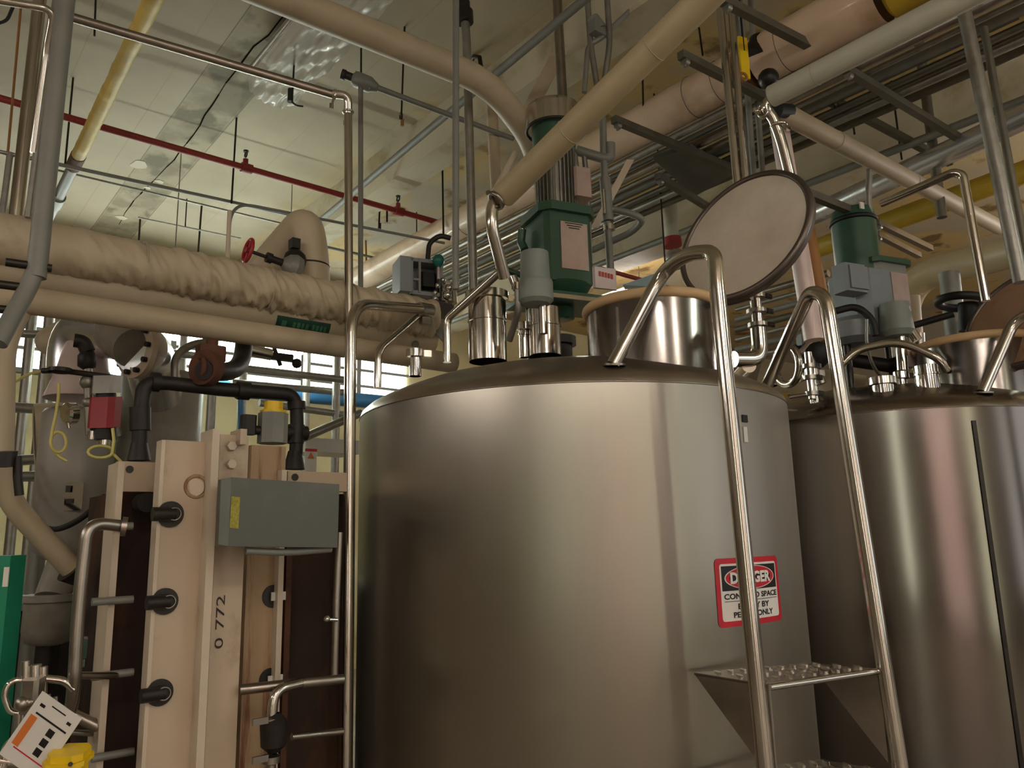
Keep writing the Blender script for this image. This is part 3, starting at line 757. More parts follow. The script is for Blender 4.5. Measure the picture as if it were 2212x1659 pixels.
# ------------------------------------------------------------------ overhead pipes, left half
def zrun(label, p0, p1, z, w, m, name='pipe', cat='pipe', seg=14, group=None):
    a, b = Z(*p0, z), Z(*p1, z)
    return pipe(name, label, [a, b], w, m, cat=cat, seg=seg, group=group)
# big dark bracket post at far left
p = D(132, 150, 2.4)
t = thing('pipe_support', 'dark grey support post with angled foot at the left edge', 'pipe support', D(60, 610, 2.4))
build('post', MB().tube([D(148, -60, 2.4), D(78, 600, 2.4)], rp(p, 38), 16), GREYP, t)
build('brace', MB().tube([D(74, 590, 2.4), D(62, 620, 2.4), D(-5, 742, 2.35)], rp(p, 34), 16, .03), GREYP, t)
for (a, b) in (((12, 566), (112, 580)), ((-20, 612), (78, 624)), ((-20, 666), (54, 673))):
    build('cross_bolt', MB().cyl(D(*a, 2.4), D(*b, 2.4), rp(p, 17)), BOLT, t)
pipe('pipe', 'shiny stainless riser left of the yellow pipe', [D(88, -20, 3.4), D(34, 470, 3.4)], 26, TUBE)
pipe('pipe', 'thin pale riser beside the dark post at far left', [D(112, 60, 3.2), D(60, 470, 3.2)], 12, GALV)
pipe('pipe', 'slim stainless riser with elbow at top left', [D(-10, 0, 3.0), D(118, 20, 3.0), D(100, 110, 3.1), D(70, 330, 3.2)], 17, TUBE, bend=.05)
pipe('pipe', 'dull steel riser at the left edge of the picture', [D(22, 330, 4.2), D(4, 470, 4.2)], 13, GALV)
pipe('conduit', 'thin grey conduit crossing at the left edge above the cream pipe', [D(-5, 327, 4.2), D(80, 345, 4.2)], 9, GALV, cat='conduit')
pipe('hanger_rod', 'orange painted hanger rod at top left', [D(41, 60, 4.4), D(17, 330, 4.4)], 5, WOODB, cat='hanger rod', seg=8)
pipe('conduit', 'short black hooked conduit at the top left corner', [D(-8, 52, 3.6), D(15, 45, 3.6), D(28, 15, 3.6)], 7, BLACK, cat='conduit', bend=.03)

# yellow gas pipe
zy = 4.3; a = Z(352, -45, zy); b = Z(170, 335, zy); c = Z(98, 485, zy)
t = thing('gas_pipe', 'chipped yellow pipe with bare grey end running along the ceiling', 'pipe', b)
ry = rp(b, 27); n_ = 60; P = [a+(b-a)*i/n_ for i in range(n_+1)]; rn = random.Random(2)
build('painted_length', MB().sweep(P, [ry*rn.uniform(.94, 1.07) for _ in P], 16), YELLOW, t)
build('bare_end', MB().tube([b-(b-a)*.002, c], ry*.9, 16), GREYP, t)
build('coupling', MB().cyl(b+(c-b)*.0, b+(c-b)*.14, ry*1.12), RUST, t)
build('coupling', MB().cyl(b+(c-b)*.55, b+(c-b)*.68, ry*1.2), GREYP, t)
build('hook', MB().torus(b+(c-b)*.5-XA*.05, YA, .035, .007, 20, 6), BOLT, t)

# stainless transfer line with tri-clamp elbow
z_ = 3.75; e = Z(738, 212, z_); s0 = D(150, 36, math.hypot(*Z(150, 36, z_+.0)[:2])*1.02)
t = thing('transfer_pipe', 'stainless transfer pipe turning down at a clamped elbow left of centre', 'pipe', D(752, 620, math.hypot(e.x, e.y)))
de = math.hypot(e.x, e.y); r_ = rp(e, 18)
build('horizontal_run', MB().tube([Z(150, 36, z_+.1), Z(722, 205, z_)], r_, 16), TUBED, t)
build('elbow', MB().tube([Z(718, 203, z_), Z(752, 206, z_), D(752, 245, de)], r_, 16, .12), TUBE, t)
build('drop', MB().tube([D(752, 240, de), D(753, 480, de), D(754, 760, de)], r_*.98, 16), TUBE, t)
for (q, dr) in ((Z(722, 205, z_), Z(722, 205, z_)-Z(700, 199, z_)), (D(752, 242, de), UP)):
    cl = build('clamp', MB().torus(q, dr, r_*1.15, r_*.3, 20, 8), CHROME, t)
    build('wing_nut', MB().cyl(q, q-UP*.07-rgt*.012, .006, seg=8).box(q-UP*.06-rgt*.012, (.02, .008, .025)), TUBED, cl)

# grey vertical conduit with fitting box and long arm
dcd = 4.05
t = thing('conduit', 'grey conduit with a tee box at its top beside the stainless drop', 'conduit', D(778, 700, dcd))
build('riser', MB().tube([D(779, 185, dcd), D(779, 620, dcd)], rp(D(779, 300, dcd), 11), 12), GREYP, t)
za = D(792, 180, dcd).z; q0 = D(762, 168, dcd); q1 = D(805, 186, dcd)
build('tee_box', MB().sweep([q0, q0+(q1-q0)*.15, q0+(q1-q0)*.85, q1+(q1-q0)*.25], [.03, .045, .045, .022], 12).box((q0+q1)/2-UP*.0, (.09, .05, .075), ((q1-q0).normalized(), UP.cross((q1-q0).normalized()), UP)), GREYP, t)
build('end_nipple', MB().cyl(D(740, 160, dcd), D(766, 170, dcd), .024).cyl(D(738, 160, dcd), D(746, 163, dcd), .03), CAST, t)
build('arm', MB().tube([q1, Z(1108, 300, za)], rp(q1, 13), 12), GREYP, t)

# long round conduit running diagonal along the beam
ph = Z(1285, -20, 4.25)
pipe('pipe', 'long grey pipe running diagonally beside the concrete beam', [ph, Z(690, 478, 4.25)], 21, GREYP)
# vertical poles in the middle
pipe('pipe', 'straight dull grey riser left of the near beige pipe', [D(985, -30, 3.15), D(984, 625, 3.15)], 14, GREYP, cat='pipe')
t = thing('pipe', 'galvanised riser with a dark flange at its top', 'pipe', D(1023, 625, 3.9))
build('riser', MB().tube([D(1005, 50, 3.9), D(1008, 90, 3.9), D(1023, 640, 3.9)], rp(D(1010, 200, 3.9), 19), 14), GALV, t)
build('flange', MB().cyl(D(1003, 25, 3.9), D(1004, 48, 3.9), .05).cyl(D(1002, 5, 3.9), D(1003, 28, 3.9), .035), BOLT, t)
pipe('pipe', 'pinkish grey riser passing behind the agitator cap', [D(1202, -30, 4.1), D(1217, 250, 4.1)], 21, TUBED)
pipe('pipe', 'left one of two thin grey risers right of the agitator cap', [D(1268, -20, 4.0), D(1275, 90, 4.0), D(1292, 200, 4.0)], 13, GALV, bend=.1)
pipe('pipe', 'right one of two thin grey risers right of the agitator cap', [D(1310, -20, 4.0), D(1318, 90, 4.0), D(1296, 240, 4.0)], 13, GALV, bend=.1)
pipe('conduit', 'dark conduit branching down-left from the thin grey risers', [D(1395, -10, 4.1), D(1300, 82, 4.0), D(1270, 98, 4.0), D(1262, 200, 4.0)], 11, GREYP, cat='conduit', bend=.05)
build('conduit_clamp', MB().cyl(D(1280, 42, 4.0), D(1298, 66, 4.0), .04).box(D(1290, 62, 3.98), (.09, .05, .08)), GREYP, label='lumpy grey clamp joining the thin grey risers', cat='clamp')

# insulated beige pipes
b1z = 3.95
pA = Z(470, -60, b1z); pB = Z(1060, 180, b1z)
t = thing('insulated_pipe', 'wide beige insulated pipe across the top centre bending down behind the agitator', 'insulated pipe', pB)
rB = rp(Z(800, 70, b1z), 64)
build('run', MB().tube([pA, pB, D(1150, 300, math.hypot(pB.x, pB.y)+.3), D(1175, 400, math.hypot(pB.x, pB.y)+.4)], rB, 28, .3), CREAM, t)
build('hanger', MB().sweep([D(1018, 132, 4.9)+UP*0, D(1024, 122, 4.85), D(1036, 124, 4.8), D(1042, 165, 4.8)], .016, 8), BOLT, t)
build('hanger_rod', MB().cyl(D(1028, -20, 4.87), D(1027, 125, 4.87), .006, seg=8), WOODB, t)
t = thing('insulated_pipe', 'near beige insulated pipe slanting from the top centre down to an open end', 'insulated pipe', B2a)
pTop = D(1590, -70, 2.33)
rb2 = rp(B2a, 55)
build('jacket', MB().tube([B2a, pTop], rb2, 32), CREAM2, t)
build('end_cap', MB().lathe([(rb2*.96, -.004), (.03, -.006)], B2a, (B2a-pTop)*-1, 32), CREAM2, t)
for k in (.33, .7):
    q = B2a+(pTop-B2a)*k; build('jacket_seam', MB().torus(q, pTop-B2a, rb2*1.0, .0018, 40, 6), CREAM, t)

# pink insulated duct with yellow band
zp = 4.2; pa = Z(1905, -10, zp); axd = YA
t = thing('insulated_duct', 'large pinkish insulated duct running from top right down to the agitator', 'insulated duct', pa)
rP = rp(pa, 122)
e1 = run(pa, YA, 1640); e2 = run(pa, YA, 770)
build('near_length', MB().lathe([(rP*1.0, 0), (rP, (e1-pa).length*.985), (rP*.93, (e1-pa).length), (rP*.3, (e1-pa).length)], pa, YA, 36), PINKJ, t)
build('far_length', MB().lathe([(rP*.2, (e1-pa).length+.12), (rP*.9, (e1-pa).length+.12), (rP*.92, (e2-pa).length)], pa, YA, 36), PINKJ, t)
for px in (1700, 1560, 1500, 1230, 1010): q = run(pa, YA, px); build('jacket_seam', MB().torus(q, YA, rP*(.925 if px < 1640 else 1.0), .0015, 40, 6), BOLT, t)
build('exposed_valve', MB().cyl(e1-YA*.05, e1+YA*.2, rP*.55).torus(e1+YA*.06, YA, rP*.7, .04, 24, 8), RUST, t)
yb = thing('yellow_band', 'yellow section of duct at the top right corner', 'duct section', Z(1930, -20, zp))
build('section', MB().lathe([(rP*.9, -1.3), (rP*1.02, -1.28), (rP*1.02, -.05), (rP*.9, -.03)], pa, YA, 36), YELP, yb)
vh = MB().box(D(1607, 125, 3.9), (.012, .055, .24), (Wd, U, UP))
t = build('valve_lever', vh, YELB, label='bright yellow vertical strap beside the broken duct joint', cat='strap')
build('eyelet', MB().torus(D(1606, 166, 3.88), Wd, .02, .008, 18, 6), WOODB, t)
build('gate_valve', MB().cyl(D(1645, 95, 4.15), D(1630, 130, 4.1), .075).ball(D(1660, 170, 4.0), .055), BOLT, label='dark rusty valve body in the gap of the pink duct', cat='valve')

# pale grey pipe top right
t = thing('insulated_pipe', 'pale grey insulated pipe slanting from the top right to a clamped end', 'insulated pipe', D(1665, 215, 3.65))
g0 = D(1668, 208, 3.7); gz = g0.z; g1 = Z(2190, -60, gz)
rg = rp(g0, 47); build('jacket', MB().tube([g0, g1], rg, 28), PALEGY, t)
build('end_cap', MB().lathe([(rg*.97, -.004), (.02, -.006)], g0, g1-g0, 28), PALEGY, t)
q = g0+(g1-g0)*.22; build('jacket_seam', MB().torus(q, g1-g0, rg, .002, 36, 6), CREAM, t)
t = thing('steel_elbow', 'stainless clamped tee under the pale grey pipe end', 'pipe fitting', D(1690, 300, 3.7))
build('stub', MB().tube([g0, D(1650, 232, 3.7), D(1668, 250, 3.72), D(1686, 300, 3.76), D(1712, 405, 3.85)], .027, 16, .06), TUBE, t)
build('clamp', MB().torus(D(1650, 238, 3.7), (1, 0, .2), .03, .01, 20, 8).box(D(1635, 240, 3.68), (.05, .015, .02)), CHROME, t)
build('clamp', MB().torus(D(1682, 272, 3.74), (0, 0, 1), .034, .009, 24, 8).box(D(1700, 276, 3.7), (.04, .015, .02)), CHROME, t)
build('black_plug', MB().cyl(D(1678, 238, 3.76), D(1706, 240, 3.85), .036), BLACK, t)
b5z = D(1695, 245, 3.85).z; b5a = Z(1690, 243, b5z)
t = thing('insulated_pipe', 'beige insulated pipe descending to the right behind the upright pipes', 'insulated pipe', b5a)
b5b = run(b5a, XA, 2155)
b5b = D(2160, 492, math.hypot(b5b.x, b5b.y))
build('jacket', MB().tube([b5a, b5b], rp(b5a, 44), 24), CREAM, t)
for k in (.18, .5): build('jacket_seam', MB().torus(b5a+(b5b-b5a)*k, b5b-b5a, rp(b5a, 45), .002, 32, 6), PALEGY, t)

# main stainless risers right of centre
for i, (x0, x1, w_) in enumerate(((1553, 1594, 17), (1577, 1612, 15))):
    pipe('pipe', ('bright', 'darker')[i]+' stainless riser of the pair rising behind the open lid', [D(x0, -10, 3.75), D(x1, 410, 3.75)], w_, TUBE, group=None)
for i, (x0, x1) in enumerate(((1598, 1632), (1620, 1650), (1585, 1622))):
    pipe('conduit', 'grey conduit '+('next to the stainless pair', 'farther right of the stainless pair', 'tucked close behind the stainless pair')[i], [D(x0, -10, 4.3+.1*i), D(x1, 420, 4.3+.1*i)], 12, GREYP, cat='conduit')
t = thing('pipe', 'white faced square riser standing right of the open lid', 'pipe', D(1757, 725, 4.0))
build('riser', MB().tube([D(1680, 250, 4.0), D(1758, 735, 4.0)], rp(D(1720, 500, 4.0), 40), 20), PINKV, t)
build('brown_side', MB().tube([D(1728, 420, 4.15), D(1790, 735, 4.15)], rp(D(1720, 500, 4.0), 34), 16), WOODB, t)
pipe('pipe', 'broad galvanised riser near the right edge', [D(2088, 50, 3.9), D(2205, 610, 3.9)], 28, GALV)
pipe('pipe', 'darker riser beside the broad galvanised riser at right', [D(2125, 60, 4.1), D(2228, 610, 4.1)], 16, DARKST)
pipe('pipe', 'stainless pipe with elbow dropping behind the right lid', [D(1905, 440, 4.1), D(2060, 372, 3.9), D(2080, 378, 3.9), D(2130, 650, 3.9)], 17, TUBE, bend=.06)
pipe('pipe', 'dark riser seen through the right hand conduits', [D(1985, 90, 5.5), D(2035, 470, 5.5)], 20, DARKST)
pipe('conduit', 'slim conduit rising beside the right motor', [D(1878, 365, 4.7), D(1876, 430, 4.7), D(1892, 620, 4.7)], 13, GALV, cat='conduit')
t = thing('insulated_pipe', 'beige insulated pipe with large elbow dropping behind the right motor', 'insulated pipe', D(1950, 770, 6.0))
build('jacket', MB().tube([D(2330, 495, 5.2), D(2180, 548, 5.6), D(1952, 600, 6.0), D(1952, 800, 6.0)], rp(D(2100, 560, 5.8), 66), 24, .35), CREAM2, t)
build('vent_pipe', MB().tube([D(1972, 640, 5.9), D(1985, 800, 5.9)], .045, 16), CREAM, t)
pipe('pipe', 'wide silver pipe crossing behind the white riser at right', [D(1700, 490, 6.2), D(2240, 240, 5.2)], 42, ALU)
pipe('pipe', 'dull yellow pipe low behind the right motor', [D(1700, 560, 7.0), D(2260, 355, 6.0)], 40, YELP)
# ------------------------------------------------------------------ red sprinkler main
zr = 4.35
t = thing('sprinkler_pipe', 'red sprinkler pipe crossing the ceiling from the left edge', 'pipe', Z(520, 350, zr))
ra = Z(-20, 207, zr); rbp = run(ra, XA, 1480); rr = rp(Z(400, 318, zr), 15)
build('run', MB().tube([ra, rbp], rr, 14), RED, t)
for px in (530, 860):
    q = run(ra, XA, px)
    h = build('sprinkler_head', MB().cyl(q-YA*0+XA*-.03, q+XA*.05, rr*1.5).cyl(q, q+UP*.07, rr*.8), RED, t)
    build('deflector', MB().torus(q+UP*.11, XA, .022, .006, 16, 6).cyl(q+UP*.13, q+UP*.14, .02, seg=12), BOLT, h)

# thin overhead conduits, left
pipe('conduit', 'thin grey conduit running under the red pipe', [Z(80, 345, 4.2), Z(690, 478, 4.2)], 9, GREYP, cat='conduit')
pipe('conduit', 'lower thin conduit parallel under the red pipe', [Z(100, 362, 4.3), Z(660, 495, 4.3)], 5, GALV, cat='conduit')
pipe('conduit', 'faint thin conduit on the slab above the cream pipe', [Z(298, 470, 4.6), Z(520, 515, 4.6)], 4, GALV, cat='conduit')
pipe('conduit', 'hooked conduit rising from the cream pipe beside the red handwheel', [D(493, 560, 4.3), D(497, 462, 4.3), D(522, 440, 4.4), Z(960, 525, D(522, 440, 4.4).z)], 7, GREYP, cat='conduit', bend=.12)
pipe('conduit', 'pale tube running down to the cream pipe near the red handwheel', [D(496, 455, 4.25), D(490, 585, 4.25)], 9, HXE, cat='conduit')
pipe('conduit', 'slim conduit crossing far behind the insulated elbow', [Z(690, 530, 4.3), Z(1000, 600, 4.3)], 6, GREYP, cat='conduit')

# hanger rods
rods = [((158, 168), (140, 362), 'black rod hanging between the posts and the yellow pipe'), ((207, -10), (204, 78), 'short rod holding the stainless pipe at top left'),
        ((640, 45), (632, 200), 'rod ending in a black turnbuckle under the wrapped lamp'), ((780, 105), (780, 160), 'rod above the grey tee box'),
        ((874, 58), (867, 250), 'rod ending in a brass hook left of the risers'), ((511, 255), (500, 440), 'rod through the red pipe at its sprinkler head'),
        ((436, 440), (428, 545), 'rod dropping to the cream pipe left of the pale tube'), ((303, 470), (300, 520), 'short rod over the cream pipe near the bare plaster spot'),
        ((955, 315), (958, 515), 'rod reaching down to the curved black arm'), ((862, 400), (858, 450), 'short rod above the red pipe tee'),
        ((836, 425), (836, 480), 'rod bearing a small grey tag'), ((820, 455), (818, 500), 'rod with pale box in the far bay'),
        ((790, 520), (793, 620), 'yellowish rod low in the far bay'), ((835, 560), (832, 600), 'rod with ring hook near the grey enclosure'),
        ((1385, 30), (1390, 250), 'rod hanging right of the near beige pipe'), ((1510, 60), (1518, 120), 'rod passing behind the main risers'),
        ((1838, 235), (1846, 290), 'left rod of the right conduit rack'), ((1859, 240), (1866, 310), 'second rod of the right conduit rack'),
        ((1925, 175), (1948, 345), 'third rod of the right conduit rack'), ((1853, 350), (1858, 410), 'rod just above the right motor'),
        ((2072, 170), (2095, 300), 'orange tinted rod left of the broad galvanised riser')]
for i, (a, b, l) in enumerate(rods):
    A_ = Z(*a, CZ); dd = math.hypot(A_.x, A_.y); B_ = D(*b, dd)
    t = build('hanger_rod', MB().cyl(B_, A_, rp(A_, 4.2), seg=8), WOODB if i in (12, 20) else BOLT, label=l, cat='hanger rod')
    if i == 2:
        build('turnbuckle', MB().cyl(D(628, 193, dd), D(627, 220, dd), .018), BLACK, t); build('hook', MB().tube([D(630, 220, dd), D(640, 228, dd), D(655, 230, dd)], .006, 8, .02), BOLT, t)
    if i == 4:
        build('hook', MB().torus(D(866, 252, dd), rgt+fwd*.4, .02, .008, 16, 6), BOLT, t); build('brass_end', MB().cyl(D(869, 258, dd), D(869, 272, dd), .011), WOODB, t)
    if i == 10: build('tag', MB().box(D(820, 488, dd), (.026, .014, .06)), BOLT, t)

# ------------------------------------------------------------------ cream pipe bundle, left
from mathutils import noise as mnoise
def wrinkled(a, b, r, n, seg, amp, seed=0):
    a, b = Vector(a), Vector(b); ax = (b-a).normalized(); nx, ny = frame(ax); V = []
    L_ = (b-a).length
    for i in range(n+1):
        s_ = L_*i/n; fade = min(1, max(0, (s_-.9)/.9))
        for k in range(seg):
            th = 2*math.pi*k/seg; dv = nx*math.cos(th)+ny*math.sin(th)
            low = .35+.65*max(0, -dv.z*.6+.4)
            q = Vector((s_*38+math.sin(th)*2.2+seed, math.cos(th)*1.1, math.sin(th)*1.1))
            h = mnoise.noise(q)*1.0+.5*mnoise.noise(q*2.3)
            ring = max(0, math.sin(s_*34+1.2*math.sin(th)))**4
            big = mnoise.noise(Vector((s_*3, math.cos(th)*.8, seed)))*.6
            V.append(a+ax*s_+dv*(r*(1+amp*fade*(h*low*1.2+ring*.5)+amp*.5*big)))
    F = [(i*seg+k, i*seg+(k+1) % seg, (i+1)*seg+(k+1) % seg, (i+1)*seg+k) for i in range(n) for k in range(seg)]
    return MB().add(V, F, True)
Yb = 3.28
wa = AY(100, 535, Yb); wb = AY(930, 686, Yb); wl = wa-XA*1.2
wb = Vector((wb.x, wb.y, wa.z))
t = thing('insulated_pipe', 'thick cream pipe in a wrinkled jacket crossing the left half', 'insulated pipe', wl)
build('jacket', wrinkled(wl, wb, rp(wa, 108), 420, 48, .19), CREAMW, t)
for k in (.19, .33, .52, .7, .84):
    q = wl+(wb-wl)*k; build('jacket_band', MB().torus(q, XA, rp(wa, 111), .004, 40, 6), CREAM, t)
ma = AY(100, 600, Yb+.08); mb2 = AY(930, 742, Yb+.08); mb2.z = ma.z
t = thing('insulated_pipe', 'smooth cream pipe with green label under the wrinkled pipe', 'insulated pipe', ma-XA*1.2)
rm = rp(ma, 84)
build('jacket', MB().tube([ma-XA*1.2, mb2], rm, 36), CREAM, t)
# green pipe label wrapped on it
def wraplabel(px0, px1, ang0, ang1, m, name, lift, parent):
    x0 = AY(px0, 700, Yb).x; x1 = AY(px1, 710, Yb).x; V = []; n = 8
    for i in range(n+1):
        a_ = math.radians(ang0+(ang1-ang0)*i/n)
        for x in (x0, x1): V.append(Vector((x, ma.y-math.cos(a_)*(rm+lift), ma.z-math.sin(a_)*(rm+lift))))
    return build(name, MB().add(V, [(2*i, 2*i+1, 2*i+3, 2*i+2) for i in range(n)]), m, parent)
lb = wraplabel(600, 716, 14, 62, LABG, 'pipe_label', .002, t)
for (a_, b_) in ((612, 622), (636, 642), (645, 652), (655, 660), (664, 670), (678, 683), (686, 692), (695, 700), (703, 708)):
    wraplabel(a_, b_, 28, 48, LABG2, 'label_print', .003, lb)
la = AY(100, 655, Yb-.12); lb2 = AY(980, 800, Yb-.12); lb2.z = la.z
t = build('insulated_pipe', MB().tube([la-XA*1.0, lb2], rp(la, 60), 32), CREAM, label='lowest and thinnest smooth cream pipe of the bundle at left', cat='insulated pipe')
# insulated swan neck with valve
Yn = Yb+.12
sw = thing('insulated_elbow', 'fat cream insulated elbow bulging up from the wrinkled pipe', 'insulated pipe', AY(680, 640, Yn))
rn_ = rp(AY(640, 520, Yn), 74)
build('jacket', MB().tube([AY(520, 640, Yn+.5), AY(590, 556, Yn+.3), AY(660, 478, Yn), AY(672, 540, Yn), AY(678, 650, Yn)], rn_, 32, .2), CREAMW, sw)
build('jacket_seam', MB().torus(AY(673, 575, Yn), UP, rn_*1.01, .004, 36, 6), BOLT, sw)
build('torn_opening', MB().ball(AY(637, 562, Yn-.07), .055, 12).box(AY(636, 528, Yn-.07), (.04, .05, .05)), CAST, sw)
Yv = Yn-.13
vt = thing('handwheel_valve', 'red handwheel on a dark stem beside the fat cream elbow', 'valve', AY(625, 575, Yv))
hw = AY(536, 541, Yv); bn = AY(622, 572, Yv); axv = (bn-hw).normalized()
wheel = MB().torus(hw, axv, .052, .0085, 28, 8); nx_, ny_ = frame(axv)
for k in range(4):
    a_ = math.pi/2*k+.3; wheel.cyl(hw, hw+(nx_*math.cos(a_)+ny_*math.sin(a_))*.05, .006, seg=8)
wheel.cyl(hw-axv*.01, hw+axv*.012, .014, seg=12)
build('handwheel', wheel, REDV, vt)
build('stem', MB().cyl(hw, bn, .008).cyl(hw+(bn-hw)*.45, bn, .017).cyl(hw+(bn-hw)*.45, hw+(bn-hw)*.58, .024), CAST, vt)
build('bonnet', MB().lathe([(.02, -.03), (.05, 0), (.06, .03), (.05, .06)], bn, axv, 20), GREYP, vt)

# ------------------------------------------------------------------ plate unit (beige steel posts)
def pbox(px0, px1, py, Y, thick, zb=.05):
    a = AY(px0, py, Y); b = AY(px1, py, Y)
    return MB().box(((a.x+b.x)/2, Y+thick/2, (a.z+zb)/2), (b.x-a.x, thick, a.z-zb)), a, b
hx = thing('plate_exchanger', 'tall beige steel plate heat exchanger left of the centre tank', 'heat exchanger', (AY(400, 1300, 2.8).x, 2.9, 0))
m, a, b = pbox(262, 748, 1060, 2.98, .5); build('plate_pack', m, HXD, hx)
# post 1
m, a, b = pbox(256, 350, 996, 2.86, .04, AY(300, 1062, 2.86).z); p1 = build('frame_head', m, HXP, hx)
build('hole', MB().cyl(AY(280, 1014, 2.86)+YA*.002, AY(280, 1014, 2.86)-YA*.002, rp(a, 16), seg=20), BOLT, p1)
build('pipe_port', MB().cyl(AY(315, 1086, 2.86)+YA*.05, AY(315, 1086, 2.86)-YA*.02, rp(a, 42), seg=24), BLACK, p1)
m, a, b = pbox(256, 270, 998, 2.8, .14); build('edge_flange', m, HXE, hx)
# post 2
m, a, b = pbox(356, 458, 950, 2.66, .05); p2 = build('cover_plate', m, HXP, hx)
m, aa, bb = pbox(350, 358, 950, 2.655, .06); build('edge_strip', m, HXE, p2)
build('lifting_hole', MB().torus(AY(424, 1051, 2.66), YA, rp(a, 46), .006, 32, 8), RSTK, p2)
build('hole_plug', MB().cyl(AY(421, 1053, 2.66), AY(421, 1053, 2.655), rp(a, 38), seg=24), HXE, p2)
for (x, y) in ((368, 1111), (356, 1299), (345, 1496)):
    c = AY(x, y, 2.655); s_ = build('tie_bolt_slot', MB().cyl(c+YA*.004, c-YA*.003, rp(c, 56), seg=24), BOLT, p2)
    build('tie_bolt', MB().cyl(c-XA*.0-YA*.02+XA*.008, c-YA*.02-XA*.06, rp(c, 30), seg=18).cyl(c-YA*.03, c-YA*.004, rp(c, 34), seg=6), CAST, s_)
    build('bolt_face', MB().torus(c-YA*.032+XA*.004, YA, rp(c, 26), .0025, 20, 6), TUBED, s_)
# narrow bar + centre plate
m, a, b = pbox(460, 476, 926, 2.6, .12); build('guide_bar', m, HXE, hx)
m, a, b = pbox(476, 538, 938, 2.68, .05); p3 = build('centre_plate', m, HXP, hx)
m, a, b = pbox(520, 534, 926, 2.64, .1, AY(525, 960, 2.64).z); build('guide_lug', m, HXP, p3)
for y in (964, 1003):
    c = AY(498, y, 2.68); build('bolt_head', MB().cyl(c, c-YA*.018, rp(c, 24), rp(c, 20), seg=6), HXE, p3)
for ch, y in (('2', 1330), ('7', 1360), ('2', 1338), ('0', 1395)): pass
def vert_text(s, x, y, h, wd):
    o = AY(x, y, 2.68)-YA*.002; return text_mb(s, o, UP, -XA, h, width=wd)
build('stencil_number', vert_text('0 772', 481, 1400, .028, .17), BOLT, p3)
# post 4 rust streaked
m, a, b = pbox(544, 618, 961, 2.84, .05); p4 = build('rear_plate', m, RSTK, hx)
m, a, b = pbox(609, 620, 1015, 2.8, .1); build('edge_strip', m, HXE, p4)
for (x, y) in ((590, 1288), (583, 1468)):
    c = AY(x, y, 2.838); s_ = build('tie_bolt_slot', MB().cyl(c+YA*.004, c-YA*.003, rp(c, 48), seg=24), BOLT, p4)
    build('white_plate', MB().box(c+XA*.015-YA*.012, (.055, .006, .03)), WHITE, s_)  # white plate stands in for background light coming through the slot
# post 5
m, a, b = pbox(622, 752, 1017, 2.86, .05, AY(640, 1060, 2.86).z); p5 = build('frame_head', m, HXP, hx)
build('hole', MB().cyl(AY(637, 1031, 2.86)+YA*.002, AY(637, 1031, 2.86)-YA*.002, rp(a, 16), seg=20), BOLT, p5)
m, a, b = pbox(620, 632, 1180, 2.86, .08); build('rusted_edge', m, RUST, hx)
# crossbars gripping post 1
for y in (1137, 1298, 1458, 1632):
    a = AY(236, y, 2.78); build('tie_bar', MB().cyl(a-XA*.05, a+XA*.07, rp(a, 17), seg=14), GREYP, hx)
# grey panel in front
Yp = 2.42
t = thing('control_panel', 'dark grey sheet metal box hung on the beige plates', 'panel', AY(615, 1190, Yp))
P = [AY(500, 1031, Yp), AY(733, 1046, Yp), AY(729, 1183, Yp), AY(493, 1180, Yp)]
build('door', MB().add(P+[p+YA*.12 for p in P], [(0, 3, 2, 1), (4, 5, 6, 7), (0, 1, 5, 4), (1, 2, 6, 5), (2, 3, 7, 6), (3, 0, 4, 7)]), PANEL, t)
P = [AY(480, 1034, Yp+.05), AY(500, 1031, Yp), AY(493, 1180, Yp), AY(474, 1176, Yp+.05)]
build('side_flange', MB().add(P+[p+YA*.01 for p in P], [(0, 3, 2, 1), (4, 5, 6, 7), (0, 1, 5, 4), (2, 3, 7, 6)]), CUP, t)
P = [AY(500, 1072, Yp-.002), AY(519, 1074, Yp-.002), AY(515, 1142, Yp-.002), AY(496, 1140, Yp-.002)]
build('warning_sticker', MB().add(P, [(0, 3, 2, 1)]), OLIVE, t)
build('bottom_tube', MB().tube([AY(530, 1190, Yp+.03), AY(620, 1194, Yp+.03), AY(715, 1186, Yp+.03)], .012, 10, .05), GREYP, t)

# stainless pipework in front of plates (lower centre left)
t = thing('sanitary_pipe', 'dull stainless pipe and valve low between plates and guard rail', 'pipe', AY(620, 1659, 2.6))
r_ = rp(AY(640, 1480, 2.6), 22)
build('cross_run', MB().tube([AY(520, 1490, 2.66), AY(625, 1478, 2.6), AY(740, 1467, 2.6)], r_, 16), TUBED, t)
build('riser', MB().tube([AY(733, 1150, 2.62), AY(727, 1300, 2.62), AY(722, 1470, 2.62)], r_*.8, 14), TUBED, t)
build('elbow', MB().tube([AY(650, 1476, 2.58), AY(592, 1490, 2.56), AY(586, 1560, 2.56)], r_, 16, .1), TUBE, t)
for y in (1558, 1640): build('clamp', MB().lathe([(r_, -.015), (r_*1.7, -.01), (r_*1.7, .01), (r_, .015)], AY(586, y, 2.56), UP, 20).box(AY(562, y, 2.54), (.05, .012, .02)), TUBED, t)
build('valve_body', MB().lathe([(r_, 0), (.04, .02), (.045, .09), (r_, .12)], AY(590, 1625, 2.56), UP, 20), CAST, t)
build('lower_run', MB().tube([AY(630, 1592, 2.7), AY(740, 1580, 2.7)], r_*.7, 12), TUBED, t)
build('small_tap', MB().cyl(AY(708, 1338, 2.6), AY(728, 1339, 2.6), .007).ball(AY(706, 1337, 2.6), .012, 10), CHROME, t)
build('drain_leg', MB().tube([AY(586, 1640, 2.56), Vector((AY(586, 1640, 2.56).x, 2.56, 0))], r_*.9, 14), TUBED, t)

